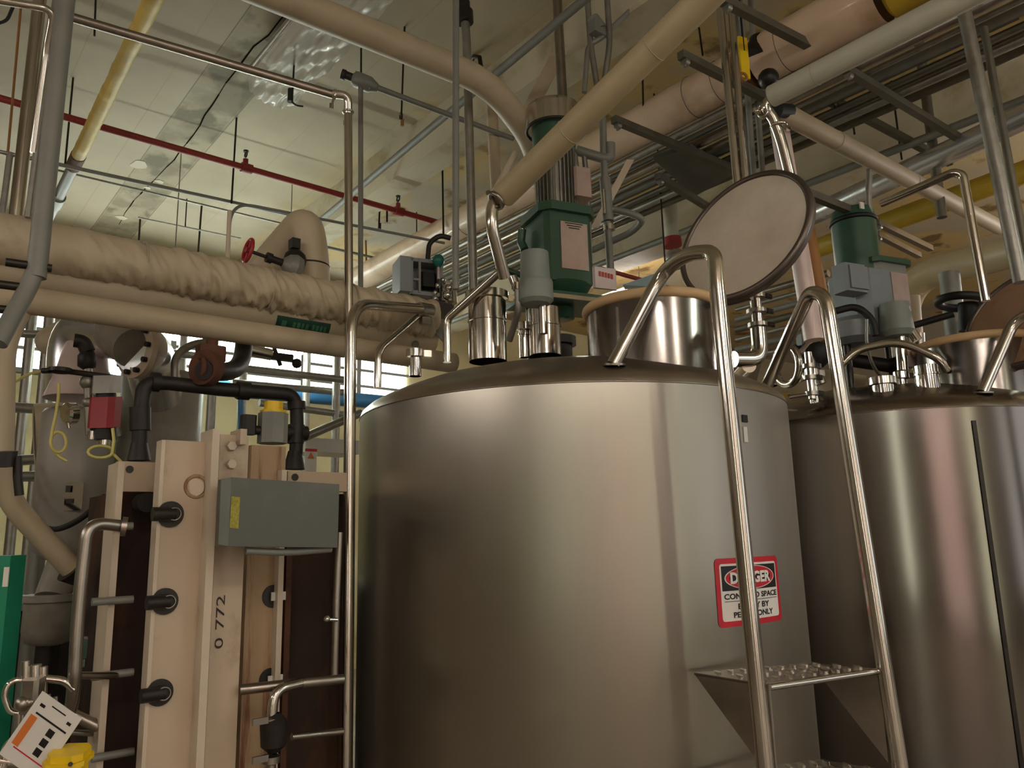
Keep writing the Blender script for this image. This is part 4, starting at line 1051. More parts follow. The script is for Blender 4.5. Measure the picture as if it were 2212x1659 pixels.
# ------------------------------------------------------------------ black iron manifold
Ym = 3.02
mf = thing('iron_manifold', 'black iron pipe manifold on top of the beige plate unit', 'pipe manifold', AY(470, 850, Ym))
g = lambda x, y, Y=Ym: AY(x, y, Y)
rI = rp(g(500, 845), 30)
build('left_riser', MB().tube([g(301, 992), g(303, 900), g(312, 830), g(350, 826), g(470, 840)], rI, 16, .06), CAST, mf)
build('reducer', MB().cyl(g(300, 995), g(301, 955), rp(g(300, 990), 48), rI), CAST, mf)
build('union', MB().cyl(g(303, 930), g(303, 880), rp(g(303, 900), 44), seg=8), CAST, mf)
build('elbow_collar', MB().cyl(g(344, 826), g(326, 824), rI*1.35), CAST, mf)
build('right_run', MB().tube([g(470, 840), g(640, 852), g(642, 930), g(637, 1012)], rI, 16, .06), CAST, mf)
build('union', MB().cyl(g(512, 843), g(538, 845), rI*1.35, seg=8), CAST, mf)
build('elbow_collar', MB().cyl(g(640, 868), g(641, 884), rI*1.35), CAST, mf)
build('cross_fitting', MB().cyl(g(640, 918), g(638, 958), rp(g(640, 930), 36), seg=14).cyl(g(612, 934), g(662, 936), rI*1.1), CAST, mf)
build('reducer', MB().cyl(g(635, 1014), g(637, 975), rp(g(635, 1000), 46), rI), CAST, mf)
fl = g(446, 795, Ym-.05)
build('rusty_flange', MB().cyl(fl-XA*.018-YA*.01, fl+XA*.018+YA*.01, rp(fl, 78), seg=28).torus(fl-XA*.02, XA, rp(fl, 40), .01, 20, 8), RUST, mf)
build('thick_branch', MB().tube([g(440, 800, Ym-.08), g(500, 805, Ym+.05), g(524, 780, Ym+.2), g(530, 700, Ym+.35)], rp(fl, 42), 18, .1), CAST, mf)
build('valve_head', MB().bbox(g(455, 765, Ym), (.1, .08, .06)).cyl(g(458, 735, Ym), g(457, 765, Ym), .022), RUST, mf)
t = thing('actuator', 'grey cylindrical actuator with a yellow cap above the rust streaked plate', 'actuator', AY(588, 958, 2.9))
c = AY(588, 958, 2.9); zt_ = AY(588, 893, 2.9).z
build('body', MB().bbox(Vector((c.x, c.y, (c.z+zt_)/2)), (rp(c, 58)*2, rp(c, 58)*2, zt_-c.z), None, .03), GREYP, t)
build('cap', MB().cyl(Vector((c.x, c.y, zt_)), Vector((c.x, c.y, zt_+.012)), rp(c, 56), seg=6).cyl(Vector((c.x, c.y, zt_)), Vector((c.x, c.y, zt_+.045)), rp(c, 40), seg=12), YELB, t)
build('side_fitting', MB().cyl(AY(520, 925, 2.9), AY(560, 930, 2.9), .018).bbox(AY(536, 918, 2.9), (.055, .05, .075)), CAST, t)

# ------------------------------------------------------------------ vessels at far left
def vcyl(px, py0, py1, d, wpx, prof=None, seg=36):
    a = D(px, py0, d); b = D(px, py1, d); r = rp(a, wpx)
    return a, b, r
dv = 4.3
a = D(165, 885, dv); b = D(148, 1185, dv); r_ = rp(b, 150)
v1 = thing('filter_vessel', 'tall grey painted vessel with a data plate at far left', 'vessel', Vector((b.x, b.y, D(148, 1290, dv).z)))
build('body', MB().slathe([(0, a.z), (r_*.9, a.z-.005), (r_, a.z-.03), (r_, b.z), (r_*.55, b.z-.05)], Vector((b.x, b.y, 0)), UP, 40), VESG, v1)
zc = D(120, 1290, dv).z; zc2 = D(120, 1385, dv).z
cc = D(112, 1300, dv-.1)
build('neck', MB().cyl(Vector((cc.x, cc.y, zc)), Vector((b.x, b.y, b.z-.02)), r_*.45), VESG, v1)
build('flange', MB().cyl(Vector((cc.x, cc.y, zc-.01)), Vector((cc.x, cc.y, zc+.02)), rp(cc, 118)), VESG, v1)
build('bowl', MB().slathe([(rp(cc, 104), zc-.01), (rp(cc, 106), zc2+.06), (rp(cc, 90), zc2+.01), (rp(cc, 30), zc2-.01), (0, zc2-.01)], Vector((cc.x, cc.y, 0)), UP, 36), VESG, v1)
build('drain_neck', MB().cyl(Vector((cc.x, cc.y, zc2-.16)), Vector((cc.x, cc.y, zc2)), .05), CAST, v1)
build('leg', MB().cyl(Vector((cc.x, cc.y, 0)), Vector((cc.x, cc.y, zc2-.1)), .03), CAST, v1)
q = D(156, 1072, dv-r_-.01); build('data_plate', MB().box(q, (.1, .006, .13), (rgt, fwd, UP)), CHROME, v1)
for (x_, y_, w1, h1) in ((147, 1056, .02, .03), (166, 1062, .03, .03), (150, 1082, .03, .02), (167, 1086, .02, .035)):
    build('plate_print', MB().box(D(x_, y_, dv-r_-.014), (w1, .004, h1), (rgt, fwd, UP)), BOLT, v1)
# jacketed top of vessel 1
build('jacketed_neck', MB().slathe([(r_*1.0, D(165, 862, dv).z), (r_*.72, D(165, 800, dv).z), (r_*.55, D(165, 742, dv).z), (0, D(165, 735, dv).z)], Vector((b.x, b.y, 0)), UP, 32), PINKV, v1)
# large silver elbow + flange
se = thing('duct_elbow', 'large shiny silver elbow with bolted flange under the cream pipes', 'duct elbow', D(285, 790, 4.3))
build('elbow', MB().tube([D(160, 850, 4.4), D(165, 712, 4.4), D(262, 722, 4.12)], rp(D(230, 720, 4.3), 108), 32, .3), ALU, se)
fc_ = D(290, 752, 3.95); ax_ = (rgt*-.5-fwd*.85+UP*.12).normalized()
build('flange', MB().lathe([(rp(fc_, 82), -.03), (rp(fc_, 128), -.03), (rp(fc_, 130), .0), (rp(fc_, 84), .0)], fc_, ax_, 40), HXP, se)
nx_, ny_ = frame(ax_)
for k in range(10):
    a_ = 2*math.pi*k/10; build('flange_bolt', MB().cyl(fc_+(nx_*math.cos(a_)+ny_*math.sin(a_))*rp(fc_, 106), fc_+(nx_*math.cos(a_)+ny_*math.sin(a_))*rp(fc_, 106)+ax_*.02, .013, seg=8), BOLT, se)
build('neck', MB().cyl(D(240, 716, 4.14), fc_, rp(fc_, 92), rp(fc_, 88), 32), VESG, se)
build('right_jacket', MB().tube([fc_-ax_*.03, D(325, 775, 4.2), D(345, 870, 4.4)], rp(fc_, 112), 28, .15), ALU, se)
c = D(345, 940, 4.5)
t = build('round_tank', MB().slathe([(0, D(345, 808, 4.5).z), (rp(c, 168), D(345, 812, 4.5).z), (rp(c, 172), .3), (0, .3)], Vector((c.x, c.y, 0)), UP, 40), VESG, label='pale grey round tank behind the beige plate unit', cat='tank')
# black drum end
dd_ = D(76, 938, 4.8); axd = (-rgt*.8-fwd*.55).normalized()
t = thing('drum', 'black round end of a drum with pale rim at far left', 'drum', dd_)
build('stand', MB().cyl(Vector((dd_.x, dd_.y, 0))+fwd0*.1, dd_+fwd0*.12-UP*.1, .04), GREYP, t)
build('black_end', MB().lathe([(0, .004), (.145, .0)], dd_, axd, 32), BLACK, t); build('rim', MB().lathe([(.145, 0), (.16, .005), (.165, -.02), (.165, -.3), (0, -.3)], dd_, axd, 32), CREAM, t)
# red valve
t = thing('red_valve', 'red actuated valve hanging between the grey vessel and black manifold', 'valve', D(228, 930, 3.6))
c = D(228, 925, 3.6)
build('red_body', MB().bbox(D(227, 890, 3.6), (rp(c, 56)*2, rp(c, 50)*2, D(0, 0, 1).z*0+(D(227, 858, 3.6).z-D(227, 924, 3.6).z)), (rgt, fwd, UP), .02), REDV, t)
build('grey_head', MB().bbox(D(231, 830, 3.6), (rp(c, 46)*2, .09, D(231, 812, 3.6).z-D(231, 850, 3.6).z), (rgt, fwd, UP), .01), GALV, t)
build('black_collar', MB().cyl(D(229, 850, 3.6), D(229, 862, 3.6), rp(c, 40)).cyl(D(227, 922, 3.6), D(226, 950, 3.6), rp(c, 46)), BLACK, t)
build('chrome_stem', MB().cyl(D(200, 932, 3.6), D(198, 950, 3.6), .02).cyl(D(226, 945, 3.6), D(224, 965, 3.6), .025), CHROME, t)
t = thing('fitting_stack', 'dark column of small pipe fittings left of the red valve', 'fittings', D(190, 1000, 3.65))
c = D(188, 780, 3.65)
build('bulb', MB().slathe([(.01, D(0+187, 800, 3.65).z), (.035, D(187, 792, 3.65).z), (.038, D(187, 770, 3.65).z), (.02, D(187, 755, 3.65).z), (0, D(187, 752, 3.65).z)], Vector((c.x, c.y, 0)), UP, 16), CAST, t)
build('cap', MB().tube([D(160, 735, 3.65), D(180, 738, 3.65), D(190, 760, 3.65)], .03, 12, .02), CAST, t)
build('column', MB().tube([D(190, 795, 3.65), D(192, 880, 3.65), D(194, 940, 3.65)], .018, 10), GALV, t)
build('knuckle', MB().ball(D(190, 825, 3.65), .034, 10).ball(D(193, 870, 3.65), .028, 10), GALV, t)
build('cross_tube', MB().tube([D(92, 801, 3.7), D(130, 800, 3.65), D(252, 816, 3.6)], .012, 10), CAST, t)
build('oval_plate', MB().lathe([(0, .01), (.045, .008), (.045, -.008)], D(130, 800, 3.64), UP, 20), BOLT, t)
t = build('pressure_gauge', MB().lathe([(0, .012), (.04, .01), (.05, 0), (.05, -.03), (0, -.03)], D(145, 893, 3.9), (-fwd-rgt*.6).normalized(), 24).cyl(D(145, 893, 3.9), D(150, 925, 3.9), .01), CHROME, label='chrome gauge against the top of the grey vessel', cat='gauge')
def spiral(pts): return fillet([Vector(p) for p in pts], .04)
hp = [D(127, 828, 3.6), D(126, 860, 3.6), D(121, 895, 3.6), D(113, 930, 3.59)]+[D(126+17*math.cos(a_), 955+22*math.sin(a_), 3.58+.003*i) for i, a_ in enumerate([math.pi*(1.0-.125*k) for k in range(17)])]+[D(116, 975, 3.62), D(130, 988, 3.62), D(145, 996, 3.62)]
build('tubing', MB().tube(hp, .0062, 8, 0), HOSE, label='yellow plastic tubing with a round loop over the grey vessel', cat='tubing')
hp = [D(243, 925, 3.55), D(246, 950, 3.55)]+[D(217+27*math.cos(a_), 976+13*math.sin(a_), 3.53+.003*i) for i, a_ in enumerate([math.pi*(.1+.125*k) for k in range(15)])]+[D(240, 977, 3.6), D(252, 988, 3.6), D(262, 998, 3.6)]
build('tubing', MB().tube(hp, .0062, 8, 0), HOSE, label='yellow plastic tubing with a flat loop below the red valve', cat='tubing')
build('tubing', MB().tube([D(30, 826, 4.6), D(60, 808, 4.6), D(92, 801, 4.6)], .007, 8, .05), HOSE, label='short yellow tubing behind the cream pipe drop at far left', cat='tubing')
build('hose', MB().tube([D(30, 985, 4.2), D(38, 1060, 4.1), D(60, 1125, 3.9), D(120, 1148, 3.7), D(180, 1120, 3.6), D(226, 1072, 3.5)], .012, 10, .12), BLACK, label='black cable sagging in front of the grey vessel', cat='cable')
# cream drop at the left edge
t = thing('insulated_pipe', 'cream pipe dropping at the left edge then slanting down right', 'insulated pipe', D(150, 1260, 3.1))
q0, q1, q2, q3 = D(48, 660, 3.2), D(8, 740, 3.2), D(2, 1065, 3.2), D(172, 1246, 3.3)
build('jacket', MB().tube([q0, q1, q2, q3], rp(q2, 48), 24, .12), CREAM, t)
build('torn_end', MB().cyl(D(150, 1230, 3.28), D(176, 1252, 3.3), .05, .03), CAST, t)
build('insulated_pipe', MB().tube([D(170, 700, 4.9), D(98, 740, 4.8), D(140, 745, 4.8)], .07, 20, .12), CREAM, label='short cream pipe stub turning back under the bundle at left', cat='insulated pipe')
# stainless U drop
t = thing('pipe', 'stainless pipe bending down from the beige post at lower left', 'pipe', D(162, 1520, 2.7))
build('bend', MB().tube([D(268, 1137, 2.75), D(190, 1128, 2.7), D(170, 1300, 2.7), D(160, 1480, 2.7), D(152, 1545, 2.75), D(110, 1560, 2.9)], rp(D(170, 1300, 2.7), 27), 18, .12), TUBED, t)
build('rear_branch', MB().tube([D(160, 1459, 2.72), D(250, 1460, 2.85)], rp(D(170, 1300, 2.7), 16), 12), TUBED, t)
build('end_ring', MB().cyl(D(262, 1137, 2.75), D(274, 1138, 2.75), .03), TUBED, t)
build('pressure_gauge', MB().lathe([(0, .012), (.036, .01), (.042, 0), (.042, -.03), (0, -.03)], D(184, 1400, 3.4), (-fwd+UP*.1).normalized(), 28).cyl(D(184, 1400, 3.42), D(184, 1440, 3.42), .01), ALU, label='blank pale gauge face beside the stainless drop at lower left', cat='gauge')
# chrome valve cluster
t = thing('valve_cluster', 'cluster of chrome sanitary valves at the lower left corner', 'valve', D(80, 1659, 2.7))
dl = 2.7
build('ring_tube', MB().tube([D(58, 1468, dl), D(22, 1470, dl), D(8, 1502, dl), D(22, 1538, dl), D(45, 1540, dl)], rp(D(20, 1500, dl), 13), 12, .04), CHROME, t)
for (x, y0, y1, w_) in ((54, 1428, 1540, 17), (74, 1436, 1600, 26), (92, 1440, 1520, 17), (42, 1540, 1659, 22)):
    build('upright_tube', MB().cyl(D(x, y1, dl), D(x+2, y0, dl), rp(D(x, y0, dl), w_), seg=14), TUBE, t)
build('outlet', MB().tube([D(100, 1466, dl), D(140, 1470, dl), D(160, 1490, dl)], rp(D(100, 1466, dl), 17), 14, .05), CHROME, t)
build('valve_body', MB().bbox(D(70, 1500, dl-.02), (.05, .05, .09), (rgt, fwd, UP), .01).ball(D(50, 1520, dl-.03), .022, 12).ball(D(65, 1517, dl-.04), .014, 10), TUBED, t)
for (a_, b_) in (((105, 1500), (108, 1590)), ((120, 1505), (124, 1600))): build('bolt_stem', MB().cyl(D(*a_, dl), D(*b_, dl), .006, seg=8), CHROME, t)
build('slanted_tube', MB().tube([D(160, 1545, 2.9), D(212, 1570, 2.9)], .018, 12).tube([D(120, 1580, 2.9), D(215, 1585, 2.95)], .01, 10), TUBED, t)
build('lower_tube', MB().tube([D(5, 1659, dl), D(25, 1605, dl), D(60, 1598, dl)], .02, 12, .05).tube([D(-10, 1640, dl), D(110, 1655, dl)], .02, 12), TUBE, t)
# tag
tc_ = D(88, 1590, 2.55); axr = (rgt*math.cos(math.radians(-33))+UP*math.sin(math.radians(-33))); axu = (rgt*math.sin(math.radians(33))+UP*math.cos(math.radians(33)))
axn = axr.cross(axu); th = 145*2.6/1700
t = thing('equipment_tag', 'tilted white paper tag with an orange bar at the lower left corner', 'tag', tc_)
k_ = 2.6/1700
build('sheet', MB().box(tc_, (88*k_, 122*k_, .002), (axr, axu, axn)), WHITE, t)
def tagrect(x, y, w_, h_, m, nm='print_block'):
    build(nm, MB().box(tc_+axr*x*k_+axu*y*k_+axn*.0015, (w_*k_, h_*k_, .001), (axr, axu, axn)), m, t)
tagrect(-30, -7, 14, 56, ORANGE, 'orange_bar'); tagrect(2, 27, 66, 3, BOLT, 'rule'); tagrect(8, -38, 76, 2, SREDM, 'rule')
for i in range(3): tagrect(12, 12-18*i, 13, 13, BOLT)
tagrect(-28, 42, 10, 5, BOLT); tagrect(30, 42, 8, 5, BOLT); tagrect(2, 50, 30, 2, BOLT)
# yellow valve bottom
t = thing('yellow_valve', 'yellow plastic valve head at the bottom of the lower left corner', 'valve', D(148, 1700, 2.5))
build('cap', MB().bbox(D(150, 1632, 2.5), (.095, .08, .028), (rgt, fwd, UP), .02).bbox(D(148, 1640, 2.5), (.11, .09, .012), (rgt, fwd, UP), .02), YELB, t)
build('body', MB().bbox(D(148, 1668, 2.5), (.085, .075, .1), (rgt, fwd, UP), .02), YELB, t)
build('screw', MB().cyl(D(152, 1651, 2.44), D(152, 1651, 2.455), .006, seg=10), BOLT, t)
# green glazed cabinet
gx0 = D(-60, 1400, 3.0); gx1 = D(14, 1300, 3.0)
ct = thing('green_cabinet', 'green framed glazed cabinet at the lower left edge', 'cabinet', Vector((gx1.x, gx1.y, 0)))
zt_ = D(30, 1205, 3.0).z
e0 = Vector((gx1.x, gx1.y, 0)); w_c = .5
c_ = e0-rgt*(w_c/2)+fwd*.04+UP*zt_/2
build('carcass', MB().box(c_, (w_c, .08, zt_), (rgt, fwd0, UP)), GRNP, ct)
build('glass', MB().box(c_-fwd0*.045-rgt*.02-UP*.06, (w_c-.1, .01, zt_-.2), (rgt, fwd0, UP)), GRNG, ct)
build('white_label', MB().box(D(13, 1246, 2.98), (.016, .004, .06), (rgt, fwd, UP)), WHITE, ct)
build('green_sign', MB().box(D(-2, 945, 3.6), (.06, .01, .14), (rgt, fwd, UP)), GRNP, label='green notice partly visible at the left edge', cat='sign')
t = thing('pipe_valve', 'small black valve on a white drop at the left edge', 'valve', D(20, 1050, 3.0))
build('body', MB().bbox(D(8, 992, 3.0), (.07, .05, .05), (rgt, fwd, UP), .01), CAST, t); build('stem', MB().tube([D(38, 985, 3.0), D(38, 1030, 3.0), D(42, 1070, 3.0)], .014, 10), CAST, t)
# added dark block for machinery and the shade between things at lower left
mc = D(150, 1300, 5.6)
t = thing('dark_backdrop', 'dark generic machine block added as backdrop for the dark gaps behind the grey vessel', 'cabinet', Vector((mc.x, mc.y, 0)))
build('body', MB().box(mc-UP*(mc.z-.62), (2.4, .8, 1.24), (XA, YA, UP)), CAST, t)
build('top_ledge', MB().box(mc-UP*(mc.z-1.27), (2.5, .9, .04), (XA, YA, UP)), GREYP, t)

# ------------------------------------------------------------------ far bay behind the bundle
Yw = Y1-.02
def onwall(px0, py0, px1, py1, Y):
    a = AY(px0, py0, Y); b = AY(px1, py1, Y); return a, b
zs0 = AY(500, 842, Yw).z; zs1 = AY(500, 690, Yw).z; wx0 = AY(-200, 760, Yw).x; wx1 = AY(880, 760, Yw).x
nW = 7; ww = (wx1-wx0)/nW
for i in range(nW):
    x0 = wx0+ww*i
    w_ = build('window_%d' % (i+1), MB().box((x0+ww/2, Yw, (zs0+zs1)/2), (ww-.06, .03, zs1-zs0)), WINB, kind='structure')
    fr = MB().box((x0, Yw-.03, (zs0+zs1)/2), (.06, .06, zs1-zs0+.08)).box((x0+ww/2, Yw-.03, zs0-.02), (ww, .08, .05)).box((x0+ww/2, Yw-.03, zs1+.02), (ww, .08, .05))
    for k in (1, 2, 3): fr.box((x0+ww/2, Yw-.03, zs0+(zs1-zs0)*k/4), (ww, .03, .035))
    build('window_frame', fr, GREYP, w_)
# galvanised frame stand in the far bay
fs = thing('pipe_rack', 'galvanised tube framework standing in the far bay under the cream bundle', 'frame', AY(630, 1000, 6.0))
for px in (62, 100, 118, 395, 527, 664, 728, 462):
    p = AY(px, 760, 6.0+(px % 7)*.1); build('upright', MB().cyl(Vector((p.x, p.y, 0)), Vector((p.x, p.y, 3.4)), .035, seg=12), GALV, fs)
for (a_, b_, Y) in (((500, 793), (760, 822), 5.8), ((500, 826), (745, 848), 6.1), ((350, 760), (480, 775), 6.2), ((40, 720), (330, 735), 6.3), ((30, 880), (110, 884), 5.2), ((30, 995), (110, 990), 5.2), ((20, 1030), (110, 1028), 5.2), ((560, 870), (760, 898), 6.0)):
    build('cross_rail', MB().cyl(AY(*a_, Y), AY(*b_, Y), .03, seg=12), GALV, fs)
build('pipe', MB().cyl(AY(470, 838, 7.0), AY(860, 872, 7.0), .075), BLUEP, label='blue pipe crossing the far bay behind the manifold', cat='pipe')
build('pipe', MB().tube([AY(520, 840, 5.6), AY(521, 960, 5.6)], .022), BLUEP, label='thin dark blue vertical pipe in the far bay', cat='pipe')
build('pipe', MB().cyl(AY(650, 948, 5.0), AY(780, 892, 5.0), .03), GALV, label='slanting grey tube in the far bay beside the guard rail', cat='pipe')
t = thing('white_unit', 'white machine cover with a warning label behind the guard rail', 'machine cover', AY(700, 1040, 5.2))
a = AY(655, 960, 5.2); b = AY(770, 1015, 5.2)
build('cover', MB().bbox(((a.x+b.x)/2, 5.3, (a.z+b.z)/2+.08), (b.x-a.x, .3, .1)), FIXW, t)
build('body', MB().box(((a.x+b.x)/2, 5.35, .9), (b.x-a.x-.04, .2, 1.5)), WALLY, t)
lbp = AY(671, 995, 5.15); sg = build('warning_label', MB().box(lbp, (.09, .005, .17)), WHITE, t)
build('red_header', MB().box(lbp+UP*.075-YA*.004, (.09, .003, .02)), SREDM, sg)
build('warning_triangle', MB().prism([(-.025, 0), (.025, 0), (0, .045)], lbp+UP*.015-YA*.004, XA, UP, -YA*.002), ORANGE, sg)
build('conduit', MB().tube([AY(378, 830, 3.9), AY(378, 770, 3.9), AY(410, 745, 3.9), AY(450, 738, 3.9)], .02, 12, .1), GALV, label='grey conduit arching up under the cream bundle', cat='conduit')
build('pipe', MB().tube([AY(560, 765, 3.7), AY(580, 762, 3.7)], .02, 12).tube([AY(540, 756, 3.7), AY(585, 766, 3.7)], .03, 14), TUBE, label='short stainless stub under the cream bundle', cat='pipe')
t = build('strut_bundle', MB().box(AY(600, 770, 4.2), (.18, .03, .04)).cyl(AY(590, 745, 4.2), AY(606, 790, 4.2), .012).ball(AY(641, 785, 4.2), .03, 10), CAST, label='dark clutter of brackets hanging under the cream bundle', cat='bracket')

# ------------------------------------------------------------------ conduit rack at right
mats_ = [GALV, GREYP, TUBED, GALV, GREYP, DARKST]
pl_ = Z(1564, 240, 4.05)
for k in range(8):
    p = Z(1564, 242+k*21, 4.05+(.06 if k % 3 == 1 else 0))
    q0 = Vector((p.x, Y0+.3 if k % 4 else 1.0, p.z)); q1 = Vector((p.x, 8.6, p.z))
    st_ = max(-1.5, q0.y)
    build('conduit', MB().cyl(Vector((p.x, st_, p.z)), q1, (.024, .02, .03, .016)[k % 4], seg=12), mats_[k % 6],
          label='one of the long parallel conduits running in the overhead rack at right', cat='conduit', group='conduits in the overhead rack')
for k in range(4):
    p = Z(2000, 118+k*40+(k>2)*60, 4.1)
    build('conduit', MB().cyl(Vector((p.x, -1.0, p.z)), Vector((p.x, 8.7, p.z)), .028, seg=12), mats_[(k*2+1) % 6],
          label='one of the spaced conduits running over the shiny tank', cat='conduit', group='conduits over the shiny tank')
stl = [((1325, 258), (1610, 376), 3.98, 'dark strut crossing under the conduit rack left of the stainless pair'), ((1470, 118), (1658, 214), 3.98, 'dark strut reaching the pale grey pipe end'),
       ((1560, 0), (1778, 114), 4.1, 'dark strut above the pink duct'), ((1825, 148), (2110, 322), 4.0, 'long dark strut crossing the conduits at right'),
       ((1790, 212), (2052, 352), 4.12, 'second long dark strut crossing the conduits at right'), ((1420, 380), (1530, 448), 3.9, 'short strut with clips behind the open lid'), ((1730, 412), (1840, 456), 3.4, 'strut ending at the top of the right motor'),
       ((1893, 480), (2010, 537), 3.7, 'stainless strut behind the right motor'), ((1893, 505), (1985, 552), 3.7, 'lower stainless strut behind the right motor')]
for i, (a_, b_, z, l) in enumerate(stl):
    A_, B_ = Z(*a_, z), Z(*b_, z); ax_ = (B_-A_).normalized(); sd = UP.cross(ax_)
    t = thing('strut', l, 'strut', A_)
    build('channel', MB().box((A_+B_)/2, ((B_-A_).length, .042, .042), (ax_, sd, UP)), TUBED if i > 6 else DARKST, t)
    build('strut_clip', MB().cyl(A_+ax_*.02-UP*.03, A_+ax_*.05-UP*.03, .02).cyl(A_+ax_*.03, A_+ax_*.03-UP*.06, .008), GALV, t)
t = build('tray_cover', MB().add([Z(1412, 345, 4.0), Z(1490, 318, 4.0), Z(1590, 375, 4.0), Z(1500, 425, 4.0)]+[Z(1412, 345, 4.0)+UP*.03, Z(1490, 318, 4.0)+UP*.03, Z(1590, 375, 4.0)+UP*.03, Z(1500, 425, 4.0)+UP*.03], [(0, 1, 2, 3), (7, 6, 5, 4), (0, 4, 5, 1), (1, 5, 6, 2), (2, 6, 7, 3), (3, 7, 4, 0)]), PANEL, label='dark flat cover plate under the conduit rack', cat='cover plate')
# conduits around the agitator
t = thing('conduit', 'grey conduit riser with oval inspection body right of the gearbox', 'conduit', D(1322, 590, 3.95))
dk = 3.95
build('riser', MB().tube([D(1290, 200, dk), D(1302, 260, dk), D(1306, 390, dk)], rp(D(1300, 300, dk), 16), 14).tube([D(1312, 480, dk), D(1320, 600, dk)], rp(D(1300, 300, dk), 16), 14), GREYP, t)
build('inspection_body', MB().tube([D(1306, 385, dk), D(1308, 400, dk), D(1314, 478, dk)], rp(D(1300, 300, dk), 24), 14), GREYP, t)
build('oval_cover', MB().tube([D(1303, 410, dk-.05), D(1306, 462, dk-.05)], .012, 10), CHROME, t)
build('coupling_nut', MB().cyl(D(1315, 486, dk), D(1316, 498, dk), rp(D(1300, 300, dk), 25), seg=6), CHROME, t)
build('elbow_body', MB().tube([D(1246, 325, dk), D(1300, 342, dk), D(1318, 342, dk), D(1318, 310, dk)], rp(D(1300, 300, dk), 22), 12, .03), GREYP, t)
build('down_tube', MB().tube([D(1240, 330, dk), D(1246, 380, dk), D(1232, 440, dk-.15)], rp(D(1300, 300, dk), 15), 12, .05), GALV, t)
build('down_tube', MB().tube([D(1262, 338, dk), D(1270, 420, dk), D(1274, 580, dk)], rp(D(1300, 300, dk), 12), 12, .05), GALV, t)
build('side_loop', MB().tube([D(1322, 452, dk), D(1352, 458, dk), D(1392, 472, dk), D(1368, 500, dk+.1), D(1280, 540, dk+.3)], rp(D(1300, 300, dk), 15), 12, .08), GREYP, t)
t = thing('white_plate', 'white plastic tag with a strip of red print behind the hatch rim', 'tag', D(1308, 640, 3.9))
tg0 = D(1306, 602, 3.9)
build('plate', MB().bbox(tg0, (.14, .02, .115), (U, Wd, UP), .008), PINKV, t)
for k in range(5): build('print_mark', MB().box(tg0+Wd*.012+U*(-.034+.018*k)+UP*(.02-.002*k), (.012, .004, .026), (U, Wd, UP)), STREDT, t)
t = build('grey_wedge', MB().add([D(1262, 585, 3.95), D(1285, 580, 3.95), D(1285, 615, 3.95), D(1248, 612, 3.95)]+[D(1262, 585, 4.0), D(1285, 580, 4.0), D(1285, 615, 4.0), D(1248, 612, 4.0)], [(0, 3, 2, 1), (4, 5, 6, 7), (0, 1, 5, 4), (1, 2, 6, 5), (2, 3, 7, 6), (3, 0, 4, 7)]), CUP, label='grey wedge shaped guard beside the white tag', cat='guard')
sa, sb_ = D(1362, 345, 4.3), D(1284, 492, 4.2)
build('strap', MB().box((sa+sb_)/2, ((sa-sb_).length, .045, .006), ((sa-sb_).normalized(), rgt, (sa-sb_).normalized().cross(rgt))), HXE, label='pinkish white flat strap slanting behind the conduit riser', cat='strap')
pp = D(1150, 210, 4.3); 
build('strap', MB().box((D(1205, 120, 4.4)+D(1140, 245, 4.4))/2, ((D(1205, 120, 4.4)-D(1140, 245, 4.4)).length, .1, .01), ((D(1205, 120, 4.4)-D(1140, 245, 4.4)).normalized(), rgt, (D(1205, 120, 4.4)-D(1140, 245, 4.4)).normalized().cross(rgt))), CREAM, label='tan flat brace slanting up behind the agitator cap', cat='brace')
build('strap', MB().tube([D(1113, 330, 3.8), D(1068, 415, 3.2)], .014, 10), HXE, label='thin pale rod slanting to the end of the near beige pipe', cat='rod')
build('insulated_pipe', MB().tube([D(1062, 220, 4.6), D(1070, 380, 4.6), D(1075, 450, 4.6)], rp(D(1062, 220, 4.6), 24), 16), CREAM, label='slim beige vertical pipe behind the risers', cat='pipe')
t = thing('pipe', 'olive vertical pipe with a dark red collar beyond the hatch', 'pipe', D(1455, 545, 6.2))
build('riser', MB().cyl(D(1447, 430, 6.2), D(1452, 530, 6.2), rp(D(1450, 500, 6.2), 30)), PALEGY, t); build('collar', MB().cyl(D(1451, 515, 6.2), D(1453, 532, 6.2), rp(D(1450, 500, 6.2), 40)), RED, t)
build('ball_joint', MB().ball(D(1460, 560, 6.1), .09, 16), ALU, t)
build('hanging_sheet', MB().add([D(1345, 615, 5.5), D(1440, 582, 5.5), D(1440, 622, 5.6), D(1350, 625, 5.6)]+[D(1345, 615, 5.52), D(1440, 582, 5.52), D(1440, 622, 5.62), D(1350, 625, 5.62)], [(0, 3, 2, 1), (4, 5, 6, 7), (0, 1, 5, 4), (1, 2, 6, 5), (2, 3, 7, 6), (3, 0, 4, 7)]), BLUEC, label='pale blue sheet edge seen above the hatch rim', cat='sheet')
# gauges/valve positioner left of agitator
dp = 3.95
t = thing('valve_positioner', 'grey open-fronted valve positioner box with a teal knob behind the guard rails', 'valve positioner', D(915, 760, dp))
c = D(915, 606, dp)
bx = build('enclosure', MB().box(c-U*.085, (.02, .12, .2), (U, Wd, UP)).box(c+U*.08, (.02, .12, .2), (U, Wd, UP)).box(c+UP*.09, (.17, .12, .02), (U, Wd, UP)).box(c-UP*.09, (.17, .12, .02), (U, Wd, UP)).box(c-Wd*.05, (.17, .02, .2), (U, Wd, UP)), BOXG, t)
build('side_shell', MB().box(c-U*.12-Wd*.0, (.06, .16, .19), (U, Wd, UP)), BOXG, t)
build('window_bar', MB().box(c-U*.04+Wd*.06, (.012, .01, .18), (U, Wd, UP)).box(c-U*.06+Wd*.06-UP*.02, (.03, .01, .012), (U, Wd, UP)), GREYP, bx)
